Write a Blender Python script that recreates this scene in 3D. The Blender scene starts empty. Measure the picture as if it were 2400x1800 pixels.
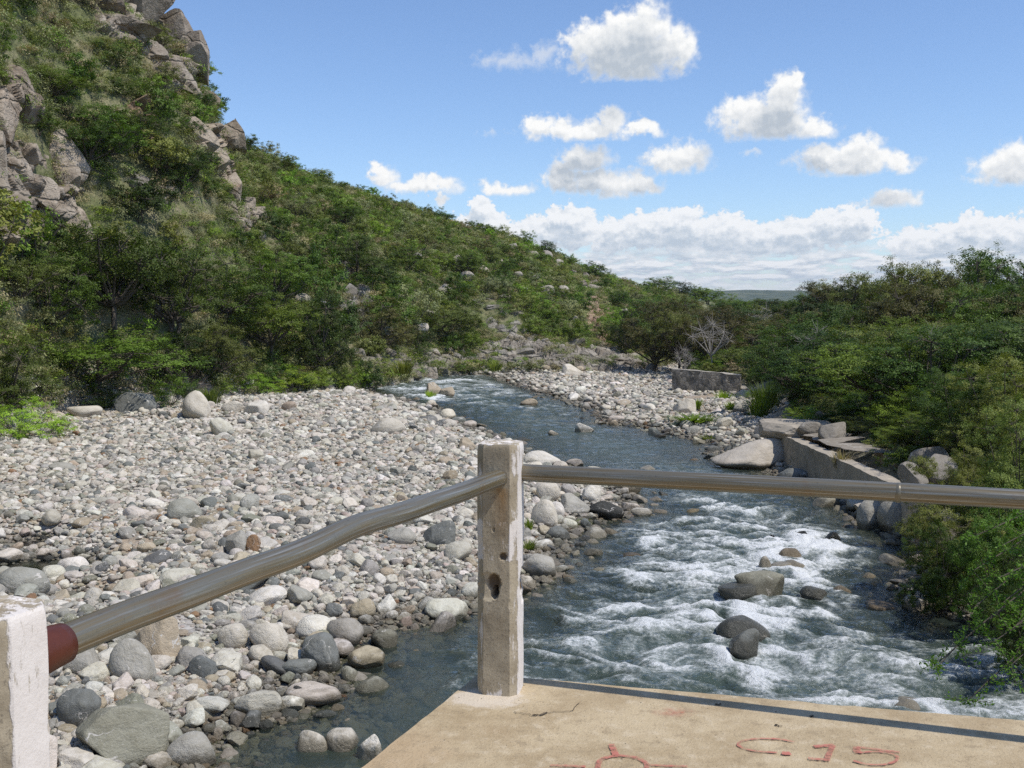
import bpy, bmesh, math, random
import numpy as np
from mathutils import Vector, Matrix, Euler

rng = np.random.default_rng(11)
random.seed(11)
scene = bpy.context.scene
COL = scene.collection
R = math.radians

# ------------------------------------------------------------------ camera, sun, exposure
F = 2500.0                       # focal length in pixels of the 2400 px wide photograph
HOR = 710.6                      # image row of the horizon
PITCH = math.atan((900 - HOR) / F)
HC = 4.55                        # eye height above the river
cam_d = bpy.data.cameras.new('camera')
cam = bpy.data.objects.new('camera', cam_d)
COL.objects.link(cam)
cam.location = (0, 0, HC)
cam.rotation_euler = (math.pi / 2 - PITCH, 0, 0)
cam_d.sensor_width = 36
cam_d.lens = 36 * F / 2400
cam_d.clip_start = 0.1
cam_d.clip_end = 20000
scene.camera = cam

SUN_AZ = math.atan2(0.90, -0.43)          # from +Y towards +X
SUN_EL = R(58)
sun_d = bpy.data.lights.new('sun', 'SUN')
sun_d.energy = 3.7
sun_d.angle = R(0.53)
sun_d.color = (1.0, 0.95, 0.87)
sun = bpy.data.objects.new('sun', sun_d)
COL.objects.link(sun)
sdir = Vector((math.cos(SUN_EL) * math.sin(SUN_AZ), math.cos(SUN_EL) * math.cos(SUN_AZ), math.sin(SUN_EL)))
sun.rotation_euler = sdir.to_track_quat('Z', 'Y').to_euler()
sun.location = (0, 0, 60)

vs = scene.view_settings
scene.display_settings.display_device = 'sRGB'
vs.view_transform = 'Standard'
vs.look = 'None'
vs.exposure = 0.16
vs.gamma = 1.0
vs.use_curve_mapping = False
scene.cycles.max_bounces = 6
scene.cycles.transparent_max_bounces = 8
scene.cycles.diffuse_bounces = 3
scene.cycles.glossy_bounces = 3
scene.cycles.transmission_bounces = 3
scene.cycles.volume_bounces = 0
scene.cycles.use_denoising = False
scene.cycles.denoiser = 'OPENIMAGEDENOISE'
scene.cycles.denoising_input_passes = 'RGB_ALBEDO_NORMAL'
scene.cycles.denoising_prefilter = 'ACCURATE'
scene.cycles.sample_clamp_indirect = 4.0
scene.cycles.sample_clamp_direct = 3.5
scene.cycles.caustics_reflective = False
scene.cycles.caustics_refractive = False


# pixel helpers (2212 px wide view of the photograph)
def ray(ud, vd):
    u = ud * 2400 / 2212; v = vd * 2400 / 2212
    dx = (u - 1200) / F; dy = (900 - v) / F
    return np.array([dx, math.cos(PITCH) + dy * math.sin(PITCH), -math.sin(PITCH) + dy * math.cos(PITCH)])


def atz(ud, vd, z=0.0):
    d = ray(ud, vd); t = (z - HC) / d[2]
    return np.array([0, 0, HC]) + t * d


def az_el(ud, vd):
    d = ray(ud, vd)
    return math.degrees(math.atan2(d[0], d[1])), math.degrees(math.asin(d[2] / np.linalg.norm(d)))


def to_px(x, y, z):
    zz = z - HC
    f = y * math.cos(PITCH) - zz * math.sin(PITCH)
    up = y * math.sin(PITCH) + zz * math.cos(PITCH)
    f = np.where(np.abs(f) < 1e-6, 1e-6, f)
    return (x / f * F + 1200) * 2212 / 2400, (900 - up / f * F) * 2212 / 2400, f


PXD = 2400 / 2212 / F            # metres per view pixel per metre of distance


# ------------------------------------------------------------------ node helpers
class NB:
    def __init__(self, tree):
        self.t = tree; self.n = tree.nodes; self.l = tree.links

    def new(self, typ, **kw):
        n = self.n.new(typ)
        for k, v in kw.items():
            setattr(n, k, v)
        return n

    def put(self, sock, v):
        if v is None:
            return
        if isinstance(v, bpy.types.NodeSocket):
            self.l.new(v, sock)
        else:
            sock.default_value = v

    def m(self, op, a, b=None, c=None, clamp=False):
        n = self.new('ShaderNodeMath', operation=op, use_clamp=clamp)
        for s, v in zip(n.inputs, (a, b, c)):
            self.put(s, v)
        return n.outputs[0]

    def vm(self, op, a, b=None, c=None, scale=None):
        n = self.new('ShaderNodeVectorMath', operation=op)
        for s, v in zip(n.inputs, (a, b, c)):
            self.put(s, v)
        if scale is not None:
            self.put(n.inputs['Scale'], scale)
        return n.outputs['Value'] if op in ('LENGTH', 'DOT_PRODUCT', 'DISTANCE') else n.outputs['Vector']

    def mix(self, f, a, b, typ='RGBA', blend='MIX'):
        n = self.new('ShaderNodeMix', data_type=typ, blend_type=blend)
        n.clamp_factor = True
        idx = {'RGBA': (6, 7, 2), 'FLOAT': (2, 3, 0), 'VECTOR': (4, 5, 1)}[typ]
        self.put(n.inputs[0], f)
        for i, v in ((idx[0], a), (idx[1], b)):
            if typ == 'RGBA' and isinstance(v, (tuple, list)) and len(v) == 3:
                v = (*v, 1)
            self.put(n.inputs[i], v)
        return n.outputs[idx[2]]

    def noise(self, vec, scale, detail=4, rough=0.55, dim='3D', col=False):
        n = self.new('ShaderNodeTexNoise', noise_dimensions=dim)
        self.put(n.inputs['Vector'], vec)
        n.inputs['Scale'].default_value = scale
        n.inputs['Detail'].default_value = detail
        n.inputs['Roughness'].default_value = rough
        return n.outputs['Color'] if col else n.outputs[0]

    def voro(self, vec, scale, feature='F1', rnd=1.0, out='Distance'):
        n = self.new('ShaderNodeTexVoronoi', feature=feature)
        self.put(n.inputs['Vector'], vec)
        n.inputs['Scale'].default_value = scale
        n.inputs['Randomness'].default_value = rnd
        return n.outputs[out]

    def ss(self, x, lo, hi, a=0.0, b=1.0):
        n = self.new('ShaderNodeMapRange', interpolation_type='SMOOTHSTEP')
        for s, v in zip(n.inputs, (x, lo, hi, a, b)):
            self.put(s, v)
        return n.outputs[0]

    def attr(self, name, typ='GEOMETRY', out='Fac'):
        n = self.new('ShaderNodeAttribute', attribute_type=typ, attribute_name=name)
        return n.outputs[out]

    def bump(self, h, strength=0.4, dist=0.05, normal=None):
        n = self.new('ShaderNodeBump')
        n.inputs['Strength'].default_value = strength
        n.inputs['Distance'].default_value = dist
        self.put(n.inputs['Height'], h)
        if normal is not None:
            self.put(n.inputs['Normal'], normal)
        return n.outputs[0]


def material(name):
    m = bpy.data.materials.new(name)
    m.use_nodes = True
    nb = NB(m.node_tree)
    nb.n.clear()
    out = nb.new('ShaderNodeOutputMaterial')
    nb.out = out.inputs['Surface']
    return m, nb


def principled(nb, col, rough=0.8, normal=None, metal=0.0, spec=0.35):
    p = nb.new('ShaderNodeBsdfPrincipled')
    if isinstance(col, tuple) and len(col) == 3:
        col = (*col, 1)
    nb.put(p.inputs['Base Color'], col)
    nb.put(p.inputs['Roughness'], rough)
    nb.put(p.inputs['Metallic'], metal)
    p.inputs['Specular IOR Level'].default_value = spec
    if normal is not None:
        nb.put(p.inputs['Normal'], normal)
    nb.l.new(p.outputs[0], nb.out)
    return p


def objco(nb):
    return nb.new('ShaderNodeTexCoord').outputs['Object']


def geopos(nb):
    return nb.new('ShaderNodeNewGeometry').outputs['Position']


# ------------------------------------------------------------------ world: physical sky with cumulus
world = bpy.data.worlds.new('World')
scene.world = world
world.use_nodes = True
wb = NB(world.node_tree)
wb.n.clear()
sky = wb.new('ShaderNodeTexSky', sky_type='NISHITA')
sky.sun_disc = False
sky.sun_elevation = SUN_EL
sky.sun_rotation = SUN_AZ
sky.altitude = 700
sky.air_density = 1.0
sky.dust_density = 0.35
sky.ozone_density = 2.2
dirv = wb.new('ShaderNodeTexCoord').outputs['Generated']
sx = wb.new('ShaderNodeSeparateXYZ'); wb.l.new(dirv, sx.inputs[0])
azd = wb.m('MULTIPLY', wb.m('ARCTAN2', sx.outputs[0], sx.outputs[1]), 57.29578)
azw = wb.m('WRAP', azd, 40.0, -40.0)
eld = wb.m('MULTIPLY', wb.m('ARCSINE', sx.outputs[2]), 57.29578)
cx = wb.new('ShaderNodeCombineXYZ')
wb.l.new(azw, cx.inputs[0]); wb.l.new(eld, cx.inputs[1])
P0 = cx.outputs[0]

# each cloud: base row, softness, thinness, lobes (col, row, half width, half height) in view pixels
CLOUDS = [
    (172, 0, [(1350, 118, 135, 62), (1395, 62, 62, 58), (1268, 92, 62, 46), (1462, 100, 52, 52), (1330, 70, 60, 45)]),
    (148, .42, [(1105, 133, 85, 24), (1182, 122, 24, 34)]),
    (300, 0, [(1650, 258, 112, 52), (1695, 215, 48, 52), (1612, 245, 66, 42), (1755, 284, 68, 26), (1716, 186, 20, 30)]),
    (304, .12, [(1250, 284, 140, 28), (1328, 260, 42, 34), (1165, 268, 42, 26), (1392, 276, 48, 20), (1215, 266, 36, 26)]),
    (428, .16, [(1300, 396, 130, 40), (1210, 382, 54, 44), (1385, 402, 45, 26)]),
    (372, .02, [(1265, 345, 72, 34)]),
    (424, .2, [(1090, 410, 72, 24)]),
    (376, 0, [(1460, 345, 74, 38), (1475, 335, 50, 34)]),
    (378, .06, [(1845, 350, 130, 36), (1862, 325, 46, 34), (1785, 338, 56, 30), (1940, 348, 44, 28)]),
    (398, 0, [(2185, 362, 84, 46), (2210, 345, 50, 40)]),
    (446, .05, [(1930, 432, 64, 25)]),
    (450, .40, [(1860, 442, 40, 12)]),
    (418, .16, [(910, 402, 95, 24)]),
    (402, .0, [(830, 384, 40, 30), (815, 376, 24, 24)]),
    (446, .1, [(945, 432, 20, 18)]),
    (345, .45, [(1620, 335, 26, 10)]),
    (293, .45, [(1060, 284, 22, 12)]),
    (40, .35, [(2420, 60, 110, 40)]), (250, .05, [(2560, 230, 90, 50)]),
    (210, .1, [(-120, 190, 110, 55), (-60, 170, 50, 45)]), (-120, .0, [(1200, -180, 190, 90), (1330, -200, 90, 80)]),
    (-200, .1, [(2000, -260, 160, 80)]), (-330, .05, [(400, -400, 220, 90)]),
]
BANK = [(1040, 450, 34, 34), (1045, 490, 60, 45), (1155, 505, 70, 42), (1235, 490, 62, 46), (1208, 468, 30, 24), (1320, 512, 55, 38), (1395, 500, 62, 44),
        (1470, 498, 72, 48), (1560, 505, 70, 44), (1640, 515, 60, 38), (1720, 512, 66, 42), (1800, 492, 56, 40), (1852, 486, 44, 44),
        (1965, 528, 60, 36), (2050, 522, 74, 42), (2102, 498, 36, 40), (2180, 512, 54, 38), (2262, 500, 66, 44), (2400, 510, 90, 44), (2560, 505, 90, 40),
        (700, 500, 120, 46), (860, 505, 110, 40), (500, 505, 110, 50), (300, 500, 110, 40), (100, 505, 100, 46), (-120, 500, 120, 48), (-350, 505, 120, 40)]


def cloud_group():
    g = bpy.data.node_groups.new('cloud_field', 'ShaderNodeTree')
    g.interface.new_socket('P', in_out='INPUT', socket_type='NodeSocketVector')
    g.interface.new_socket('Cumulus', in_out='OUTPUT', socket_type='NodeSocketFloat')
    g.interface.new_socket('Bank', in_out='OUTPUT', socket_type='NodeSocketFloat')
    g.interface.new_socket('Wisp', in_out='OUTPUT', socket_type='NodeSocketFloat')
    b = NB(g)
    gi = b.new('NodeGroupInput'); go = b.new('NodeGroupOutput')
    P = gi.outputs[0]
    sep = b.new('ShaderNodeSeparateXYZ'); b.l.new(P, sep.inputs[0])

    def warp(amp1, amp2, amp3, s1, s2, s3):
        w = None
        for amp, s in ((amp1, s1), (amp2, s2), (amp3, s3)):
            n = b.noise(P, s, 2.5, 0.6, '2D', True)
            k = b.vm('MULTIPLY_ADD', n, (amp, amp * .8, 0), (-amp / 2, -amp * .4, 0))
            w = k if w is None else b.vm('ADD', w, k)
        return b.vm('ADD', P, w)

    def lobe(Pw, L):
        az, el = az_el(L[0], L[1])
        rx = L[2] * PXD * 57.3 * 1.10; ry = L[3] * PXD * 57.3 * 1.10
        v = b.vm('MULTIPLY_ADD', Pw, (1 / rx, 1 / ry, 0), (-az / rx, -el / ry, 0))
        return b.vm('LENGTH', v)
    Pw = warp(1.5, .85, .30, .45, 1.4, 3.8)
    tot = None; wis = None
    for base, thin, lobes in CLOUDS:
        d = None
        for L in lobes:
            q = lobe(Pw, L)
            d = q if d is None else b.m('SMOOTH_MIN', d, q, .18)
        bel = az_el(lobes[0][0], base)[1]
        # flat base: density falls off below the condensation level
        cut = b.m('MULTIPLY_ADD', sep.outputs[1], -1.5, 1.0 + bel * 1.5 - .25)
        d = b.m('SMOOTH_MAX', d, cut, .3)
        if thin > .25:
            wis = d if wis is None else b.m('MINIMUM', wis, d)
            continue
        if thin:
            d = b.m('ADD', d, thin * .6)
        tot = d if tot is None else b.m('MINIMUM', tot, d)
    b.l.new(b.m('SUBTRACT', 1.0, tot), go.inputs[0])
    b.l.new(b.m('SUBTRACT', 1.0, wis), go.inputs[2])
    Pb = warp(1.3, .8, .5, .7, 1.7, 4.6)
    d = None
    for L in BANK:
        q = lobe(Pb, L)
        d = q if d is None else b.m('SMOOTH_MIN', d, q, .1)
    b.l.new(b.m('SUBTRACT', 1.0, d), go.inputs[1])
    return g


cg = cloud_group()


def field(vec):
    n = wb.new('ShaderNodeGroup'); n.node_tree = cg
    wb.l.new(vec, n.inputs[0])
    return n.outputs[0], n.outputs[1], n.outputs[2]


c0, k0, w0 = field(P0)
c1, k1, _w = field(wb.vm('ADD', P0, (.25, .7, 0)))
c2, k2, _w = field(wb.vm('ADD', P0, (.5, 1.9, 0)))
fine = wb.noise(P0, 1.9, 6, .6, '2D')
fine1 = wb.noise(wb.vm('ADD', P0, (.12, .28, 0)), 1.9, 3, .55, '2D')
relief = wb.m('SUBTRACT', fine, fine1)
# scattered cumulus
dens = wb.m('MULTIPLY_ADD', wb.m('SUBTRACT', fine, .5), .62, c0)
a_c = wb.ss(dens, -.04, .50)
shade_c = wb.m('ADD', wb.m('ADD', wb.ss(c1, -.1, .6, 0, .42), wb.ss(c2, -.35, .45, 0, .55)), wb.m('MULTIPLY', relief, -.55))
col_c = wb.mix(shade_c, (1.0, 1.0, .985), (.49, .55, .62))
# distant bank
fb = wb.noise(wb.vm('MULTIPLY', P0, (1, 1.7, 0)), 1.4, 6, .6, '2D')
fb1 = wb.noise(wb.vm('MULTIPLY', wb.vm('ADD', P0, (.12, .28, 0)), (1, 1.7, 0)), 1.4, 4, .55, '2D')
rb = wb.m('SUBTRACT', fb, fb1)
dens_b = wb.m('MULTIPLY_ADD', wb.m('SUBTRACT', fb, .5), .7, k0)
a_b = wb.ss(dens_b, .0, .22)
shade_b = wb.m('ADD', wb.ss(k1, .0, .7, .0, .85), wb.m('MULTIPLY', rb, -1.1))
# low layered sheet of cloud under the bank
lowb = wb.noise(wb.vm('MULTIPLY', P0, (.55, 2.6, 0)), .9, 6, .6, '2D')
lowb1 = wb.noise(wb.vm('MULTIPLY', wb.vm('ADD', P0, (.1, .2, 0)), (.55, 2.6, 0)), .9, 6, .6, '2D')
a_l = wb.m('MULTIPLY', wb.ss(eld, 3.4, 2.4), wb.ss(lowb, .30, .50))
shade_l = wb.m('ADD', .5, wb.m('MULTIPLY', wb.m('SUBTRACT', lowb, lowb1), -4.0))
shade_bank = wb.mix(wb.ss(eld, 3.0, 2.0), shade_b, shade_l, 'FLOAT')
a_bank = wb.m('MAXIMUM', a_b, a_l)
a_bank = wb.m('MULTIPLY', a_bank, wb.ss(eld, -.2, 1.6, .45, .97))
col_b = wb.mix(shade_bank, (.97, .98, .99), (.53, .61, .70))
a_w = wb.m('MULTIPLY', wb.ss(wb.m('MULTIPLY_ADD', wb.m('SUBTRACT', fine, .5), 1.3, w0), -.1, 1.0), .62)
alpha = wb.m('MAXIMUM', wb.m('MAXIMUM', a_c, a_bank), a_w)
ccol = wb.mix(a_c, wb.mix(a_bank, (.78, .81, .85), col_b), col_c)
skyc = wb.mix(1.0, sky.outputs[0], (.90, .985, 1.13), blend='MULTIPLY')
bg1 = wb.new('ShaderNodeBackground'); wb.l.new(skyc, bg1.inputs[0]); bg1.inputs[1].default_value = .128
bg2 = wb.new('ShaderNodeBackground'); wb.l.new(ccol, bg2.inputs[0]); bg2.inputs[1].default_value = .92
ms = wb.new('ShaderNodeMixShader')
wb.l.new(alpha, ms.inputs[0]); wb.l.new(bg1.outputs[0], ms.inputs[1]); wb.l.new(bg2.outputs[0], ms.inputs[2])
wo = wb.new('ShaderNodeOutputWorld'); wb.l.new(ms.outputs[0], wo.inputs[0])
world.cycles.sampling_method = 'MANUAL'
world.cycles.sample_map_resolution = 512


# ------------------------------------------------------------------ numpy noise
def _hash(ix, iy, iz, seed):
    h = (ix.astype(np.int64) * 374761393 + iy.astype(np.int64) * 668265263 + iz.astype(np.int64) * 1274126177 + seed * 974634777) & 0xFFFFFFFF
    h = ((h ^ (h >> 13)) * 1274126177) & 0xFFFFFFFF
    h = ((h ^ (h >> 16)) * 2246822519) & 0xFFFFFFFF
    return ((h ^ (h >> 15)) & 0xFFFFFF) / float(0xFFFFFF)


def noise2(x, y, seed=0):
    x = np.asarray(x, float) + np.zeros(np.shape(y)); y = np.asarray(y, float) + np.zeros(np.shape(x))
    ix = np.floor(x); iy = np.floor(y); fx = x - ix; fy = y - iy
    u = fx * fx * fx * (fx * (fx * 6 - 15) + 10); v = fy * fy * fy * (fy * (fy * 6 - 15) + 10)
    z0 = np.zeros_like(ix)

    def g(dx, dy):
        a = _hash(ix + dx, iy + dy, z0, seed) * 2 * math.pi
        return np.cos(a) * (fx - dx) + np.sin(a) * (fy - dy)
    return ((g(0, 0) * (1 - u) + g(1, 0) * u) * (1 - v) + (g(0, 1) * (1 - u) + g(1, 1) * u) * v) * 1.5


def fbm2(x, y, oct=4, seed=0, gain=.5):
    s = 0; a = 1; t = 0
    for k in range(oct):
        s = s + a * noise2(x, y, seed + k * 17); t += a
        a *= gain; x, y = x * 1.7 - y * 1.1 + 3.1, x * 1.1 + y * 1.7 - 7.7
    return s / t


def noise3(p, seed=0):
    ip = np.floor(p); f = p - ip; w = f * f * (3 - 2 * f)
    r = 0
    for dx in (0, 1):
        for dy in (0, 1):
            for dz in (0, 1):
                hh = _hash(ip[:, 0] + dx, ip[:, 1] + dy, ip[:, 2] + dz, seed)
                r = r + hh * (w[:, 0] if dx else 1 - w[:, 0]) * (w[:, 1] if dy else 1 - w[:, 1]) * (w[:, 2] if dz else 1 - w[:, 2])
    return r * 2 - 1


def fbm3(p, oct=4, seed=0, gain=.5):
    s = 0; a = 1; t = 0
    for k in range(oct):
        s = s + a * noise3(p, seed + 31 * k); t += a; a *= gain; p = p * 2.03 + 5.3
    return s / t


def sstep(x, lo, hi):
    t = np.clip((x - lo) / (hi - lo), 0, 1)
    return t * t * (3 - 2 * t)


# ------------------------------------------------------------------ mesh helpers
def mesh_np(name, verts, faces, mats, smooth=False, attrs=None, mat_idx=None):
    """faces: list of int arrays of shape (n, k)"""
    me = bpy.data.meshes.new(name)
    verts = np.asarray(verts, np.float32)
    me.vertices.add(len(verts)); me.vertices.foreach_set('co', verts.ravel())
    faces = [np.asarray(f, np.int32) for f in faces if len(f)]
    nl = sum(f.size for f in faces); npol = sum(len(f) for f in faces)
    if npol:
        me.loops.add(nl); me.polygons.add(npol)
        me.loops.foreach_set('vertex_index', np.concatenate([f.ravel() for f in faces]))
        sizes = np.concatenate([np.full(len(f), f.shape[1], np.int32) for f in faces])
        me.polygons.foreach_set('loop_start', np.concatenate([[0], np.cumsum(sizes)[:-1]]).astype(np.int32))
        me.polygons.foreach_set('use_smooth', np.full(npol, smooth, bool))
        if mat_idx is not None:
            me.polygons.foreach_set('material_index', np.asarray(mat_idx, np.int32))
    for m in mats:
        me.materials.append(m)
    for k, (typ, dat) in (attrs or {}).items():
        a = me.attributes.new(k, typ, 'POINT')
        a.data.foreach_set('color' if typ == 'FLOAT_COLOR' else ('vector' if typ == 'FLOAT_VECTOR' else 'value'), np.asarray(dat, np.int32 if typ == 'INT' else np.float32).ravel())
    me.update(calc_edges=True)
    return me


def tag(o, label=None, cat=None, group=None, kind=None, tint=None):
    if label: o['label'] = label
    if cat: o['category'] = cat
    if group: o['group'] = group
    if kind: o['kind'] = kind
    if tint is not None: o['tint'] = [float(t) for t in tint]
    return o


def link(name, me, loc=(0, 0, 0), rot=(0, 0, 0), scl=(1, 1, 1), parent=None, **kw):
    o = bpy.data.objects.new(name, me)
    COL.objects.link(o)
    o.location = loc; o.rotation_euler = rot; o.scale = scl
    if parent is not None: o.parent = parent
    return tag(o, **kw)


def tube(path, rad, sides=6, cap=True):
    path = np.asarray(path, float); n = len(path)
    rad = np.broadcast_to(np.asarray(rad, float), (n,))
    tan = np.gradient(path, axis=0); tan /= np.linalg.norm(tan, axis=1)[:, None] + 1e-9
    ref = np.array([0, 0, 1.0]) if abs(tan[0, 2]) < .9 else np.array([1.0, 0, 0])
    V = []
    u = np.cross(tan[0], ref); u /= np.linalg.norm(u)
    ang = np.arange(sides) * 2 * math.pi / sides
    for i in range(n):
        u = u - tan[i] * (u @ tan[i]); u /= np.linalg.norm(u) + 1e-9
        w = np.cross(tan[i], u)
        V.append(path[i] + rad[i] * (np.cos(ang)[:, None] * u + np.sin(ang)[:, None] * w))
    V = np.concatenate(V)
    i, j = np.meshgrid(np.arange(n - 1), np.arange(sides), indexing='ij')
    a = i * sides + j; b = i * sides + (j + 1) % sides
    Fq = np.stack([a, b, b + sides, a + sides], -1).reshape(-1, 4)
    return V, Fq


class Acc:
    def __init__(self): self.v = []; self.f = []; self.n = 0

    def add(self, V, Fq):
        self.v.append(V); self.f.append(np.asarray(Fq) + self.n); self.n += len(V)

    def box(self, lo, hi):
        x0, y0, z0 = lo; x1, y1, z1 = hi
        V = np.array([(x0, y0, z0), (x1, y0, z0), (x1, y1, z0), (x0, y1, z0), (x0, y0, z1), (x1, y0, z1), (x1, y1, z1), (x0, y1, z1)], float)
        self.add(V, [(3, 2, 1, 0), (4, 5, 6, 7), (0, 1, 5, 4), (1, 2, 6, 5), (2, 3, 7, 6), (3, 0, 4, 7)])

    def get(self): return np.concatenate(self.v), [np.concatenate(self.f)]


def grid_faces(n, m, closed=False):
    i, j = np.meshgrid(np.arange(n - 1), np.arange(m - (0 if closed else 1)), indexing='ij')
    a = i * m + j; b = i * m + (j + 1) % m
    return np.stack([a, b, b + m, a + m], -1).reshape(-1, 4)


# ------------------------------------------------------------------ ground shape
def poly_sd(poly, x, y):
    """signed distance, positive inside"""
    poly = np.asarray(poly)[:, :2]
    d = np.full(x.shape, 1e9); ins = np.zeros(x.shape, bool)
    n = len(poly)
    for k in range(n):
        ax, ay = poly[k]; bx, by = poly[(k + 1) % n]
        ex, ey = bx - ax, by - ay
        L = ex * ex + ey * ey + 1e-12
        t = np.clip(((x - ax) * ex + (y - ay) * ey) / L, 0, 1)
        d = np.minimum(d, np.hypot(x - ax - t * ex, y - ay - t * ey))
        c = (ay > y) != (by > y)
        with np.errstate(divide='ignore', invalid='ignore'):
            xi = ax + (y - ay) / (by - ay if by != ay else 1e-9) * ex
        ins ^= c & (x < xi)
    return np.where(ins, d, -d)


def P2(u, v, z=0.0):
    return tuple(atz(u, v, z)[:2])


LEFT_SHORE = [(660, 836), (790, 846), (845, 860), (920, 880), (962, 902), (1015, 926), (1090, 950), (1140, 985), (1205, 1002), (1325, 1045), (1400, 1108), (1300, 1122),
              (1245, 1145), (1238, 1178), (1200, 1240), (1130, 1262), (1010, 1325), (930, 1352), (850, 1368), (750, 1398), (725, 1440), (722, 1490), (655, 1545), (560, 1572), (455, 1622), (430, 1700)]
RIGHT_SHORE = [(2300, 1380), (2120, 1330), (1960, 1305), (1985, 1200), (1945, 1165), (1880, 1132), (1830, 1092), (1720, 1042), (1640, 1006), (1530, 988), (1560, 966), (1480, 946),
               (1430, 935), (1380, 921), (1300, 914), (1285, 885), (1180, 850), (1120, 832), (1085, 814), (1055, 807), (900, 806), (700, 806)]
WATER_POLY = [P2(*q) for q in LEFT_SHORE] + [(-4.5, 7.5), (-6, 3), (-8, -25), (30, -25), (24, 4), (13, 10.5)] + [P2(*q) for q in RIGHT_SHORE]
BANK_LINE = [P2(1480, 765, .3), P2(1462, 830, .3), P2(1600, 846, .3), P2(1668, 890, .3), P2(1640, 915, .3), P2(1690, 960, .3), P2(1780, 1030, .3), P2(1850, 1080, .3), P2(1930, 1130, .3), P2(2010, 1190, .3), P2(2020, 1290, .3), P2(2150, 1318, .3),
             (14, 11), (25, 4.5), (32, -30)]
BANK_POLY = BANK_LINE + [(160, -30), (160, 190), (30, 190)]

GX0, GX1, GY0, GY1, GR = -60.0, 80.0, -30.0, 130.0, .25
_gx = np.arange(GX0, GX1 + GR / 2, GR); _gy = np.arange(GY0, GY1 + GR / 2, GR)
_X, _Y = np.meshgrid(_gx, _gy)
_wob = .35 * fbm2(_X * .8, _Y * .8, 3, 5)
SDW = -poly_sd(WATER_POLY, _X, _Y) + _wob * .6          # positive on land
SDB = poly_sd(BANK_POLY, _X, _Y) + _wob


def samp(G, x, y):
    fx = np.clip((x - GX0) / GR, 0, len(_gx) - 1.001); fy = np.clip((y - GY0) / GR, 0, len(_gy) - 1.001)
    ix = fx.astype(int); iy = fy.astype(int); tx = fx - ix; ty = fy - iy
    return (G[iy, ix] * (1 - tx) + G[iy, ix + 1] * tx) * (1 - ty) + (G[iy + 1, ix] * (1 - tx) + G[iy + 1, ix + 1] * tx) * ty


FOOT = [(-700, 1300), (-300, 1060), (0, 938), (150, 890), (370, 868), (520, 852), (700, 838), (800, 826), (880, 812), (950, 800), (1050, 796), (1250, 801), (1420, 790), (1470, 776)]
SKYL = [(-900, -1000, 70), (-300, -560, 66), (0, -300, 66), (150, -150, 66), (250, -60, 66), (310, 6, 67), (345, 48, 67), (385, 74, 68), (410, 98, 68), (424, 130, 68), (432, 168, 69), (440, 196, 69), (456, 232, 70),
        (464, 262, 71), (490, 300, 73), (505, 322, 78), (545, 330, 95), (650, 376, 98), (740, 406, 100), (850, 445, 103), (1000, 487, 106), (1100, 512, 108), (1200, 552, 112), (1300, 596, 116),
        (1400, 626, 124), (1480, 641, 140), (1600, 653, 170), (1800, 656, 190), (2300, 657, 190)]
_fa = []; _fr = []
for u, v in FOOT:
    q = atz(u, v, .4); _fa.append(math.degrees(math.atan2(q[0], q[1]))); _fr.append(math.hypot(q[0], q[1]))
FA = np.array([-180, -120, -80] + _fa + [24.0, 40, 80, 180]); FR = np.array([60, 30, 22] + _fr + [95., 140, 200, 200])
_sa = []; _sz = []; _sr = []
for u, v, r in SKYL:
    a, e = az_el(u, v); _sa.append(a); _sr.append(r); _sz.append(HC + r * math.tan(R(e)))
SA = np.array([-180, -100] + _sa + [60, 180.]); SR = np.array([120, 70] + _sr + [200, 200.]); SZ = np.array([8, 40.] + _sz + [4.2, 8])


def ridge(a): return np.interp(a, SA, SR), np.interp(a, SA, SZ)


def foot(a): return np.interp(a, FA, FR)


POOLS = [(345, 922, 1.5, .5), (70, 1172, 1.0, .45), (120, 1215, 1.7, .5), (210, 1298, 1.0, .4), (20, 1250, 1.2, .5), (1490, 868, 2.6, .9), (1560, 905, 1.6, .45), (430, 890, 1.2, .4)]


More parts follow.
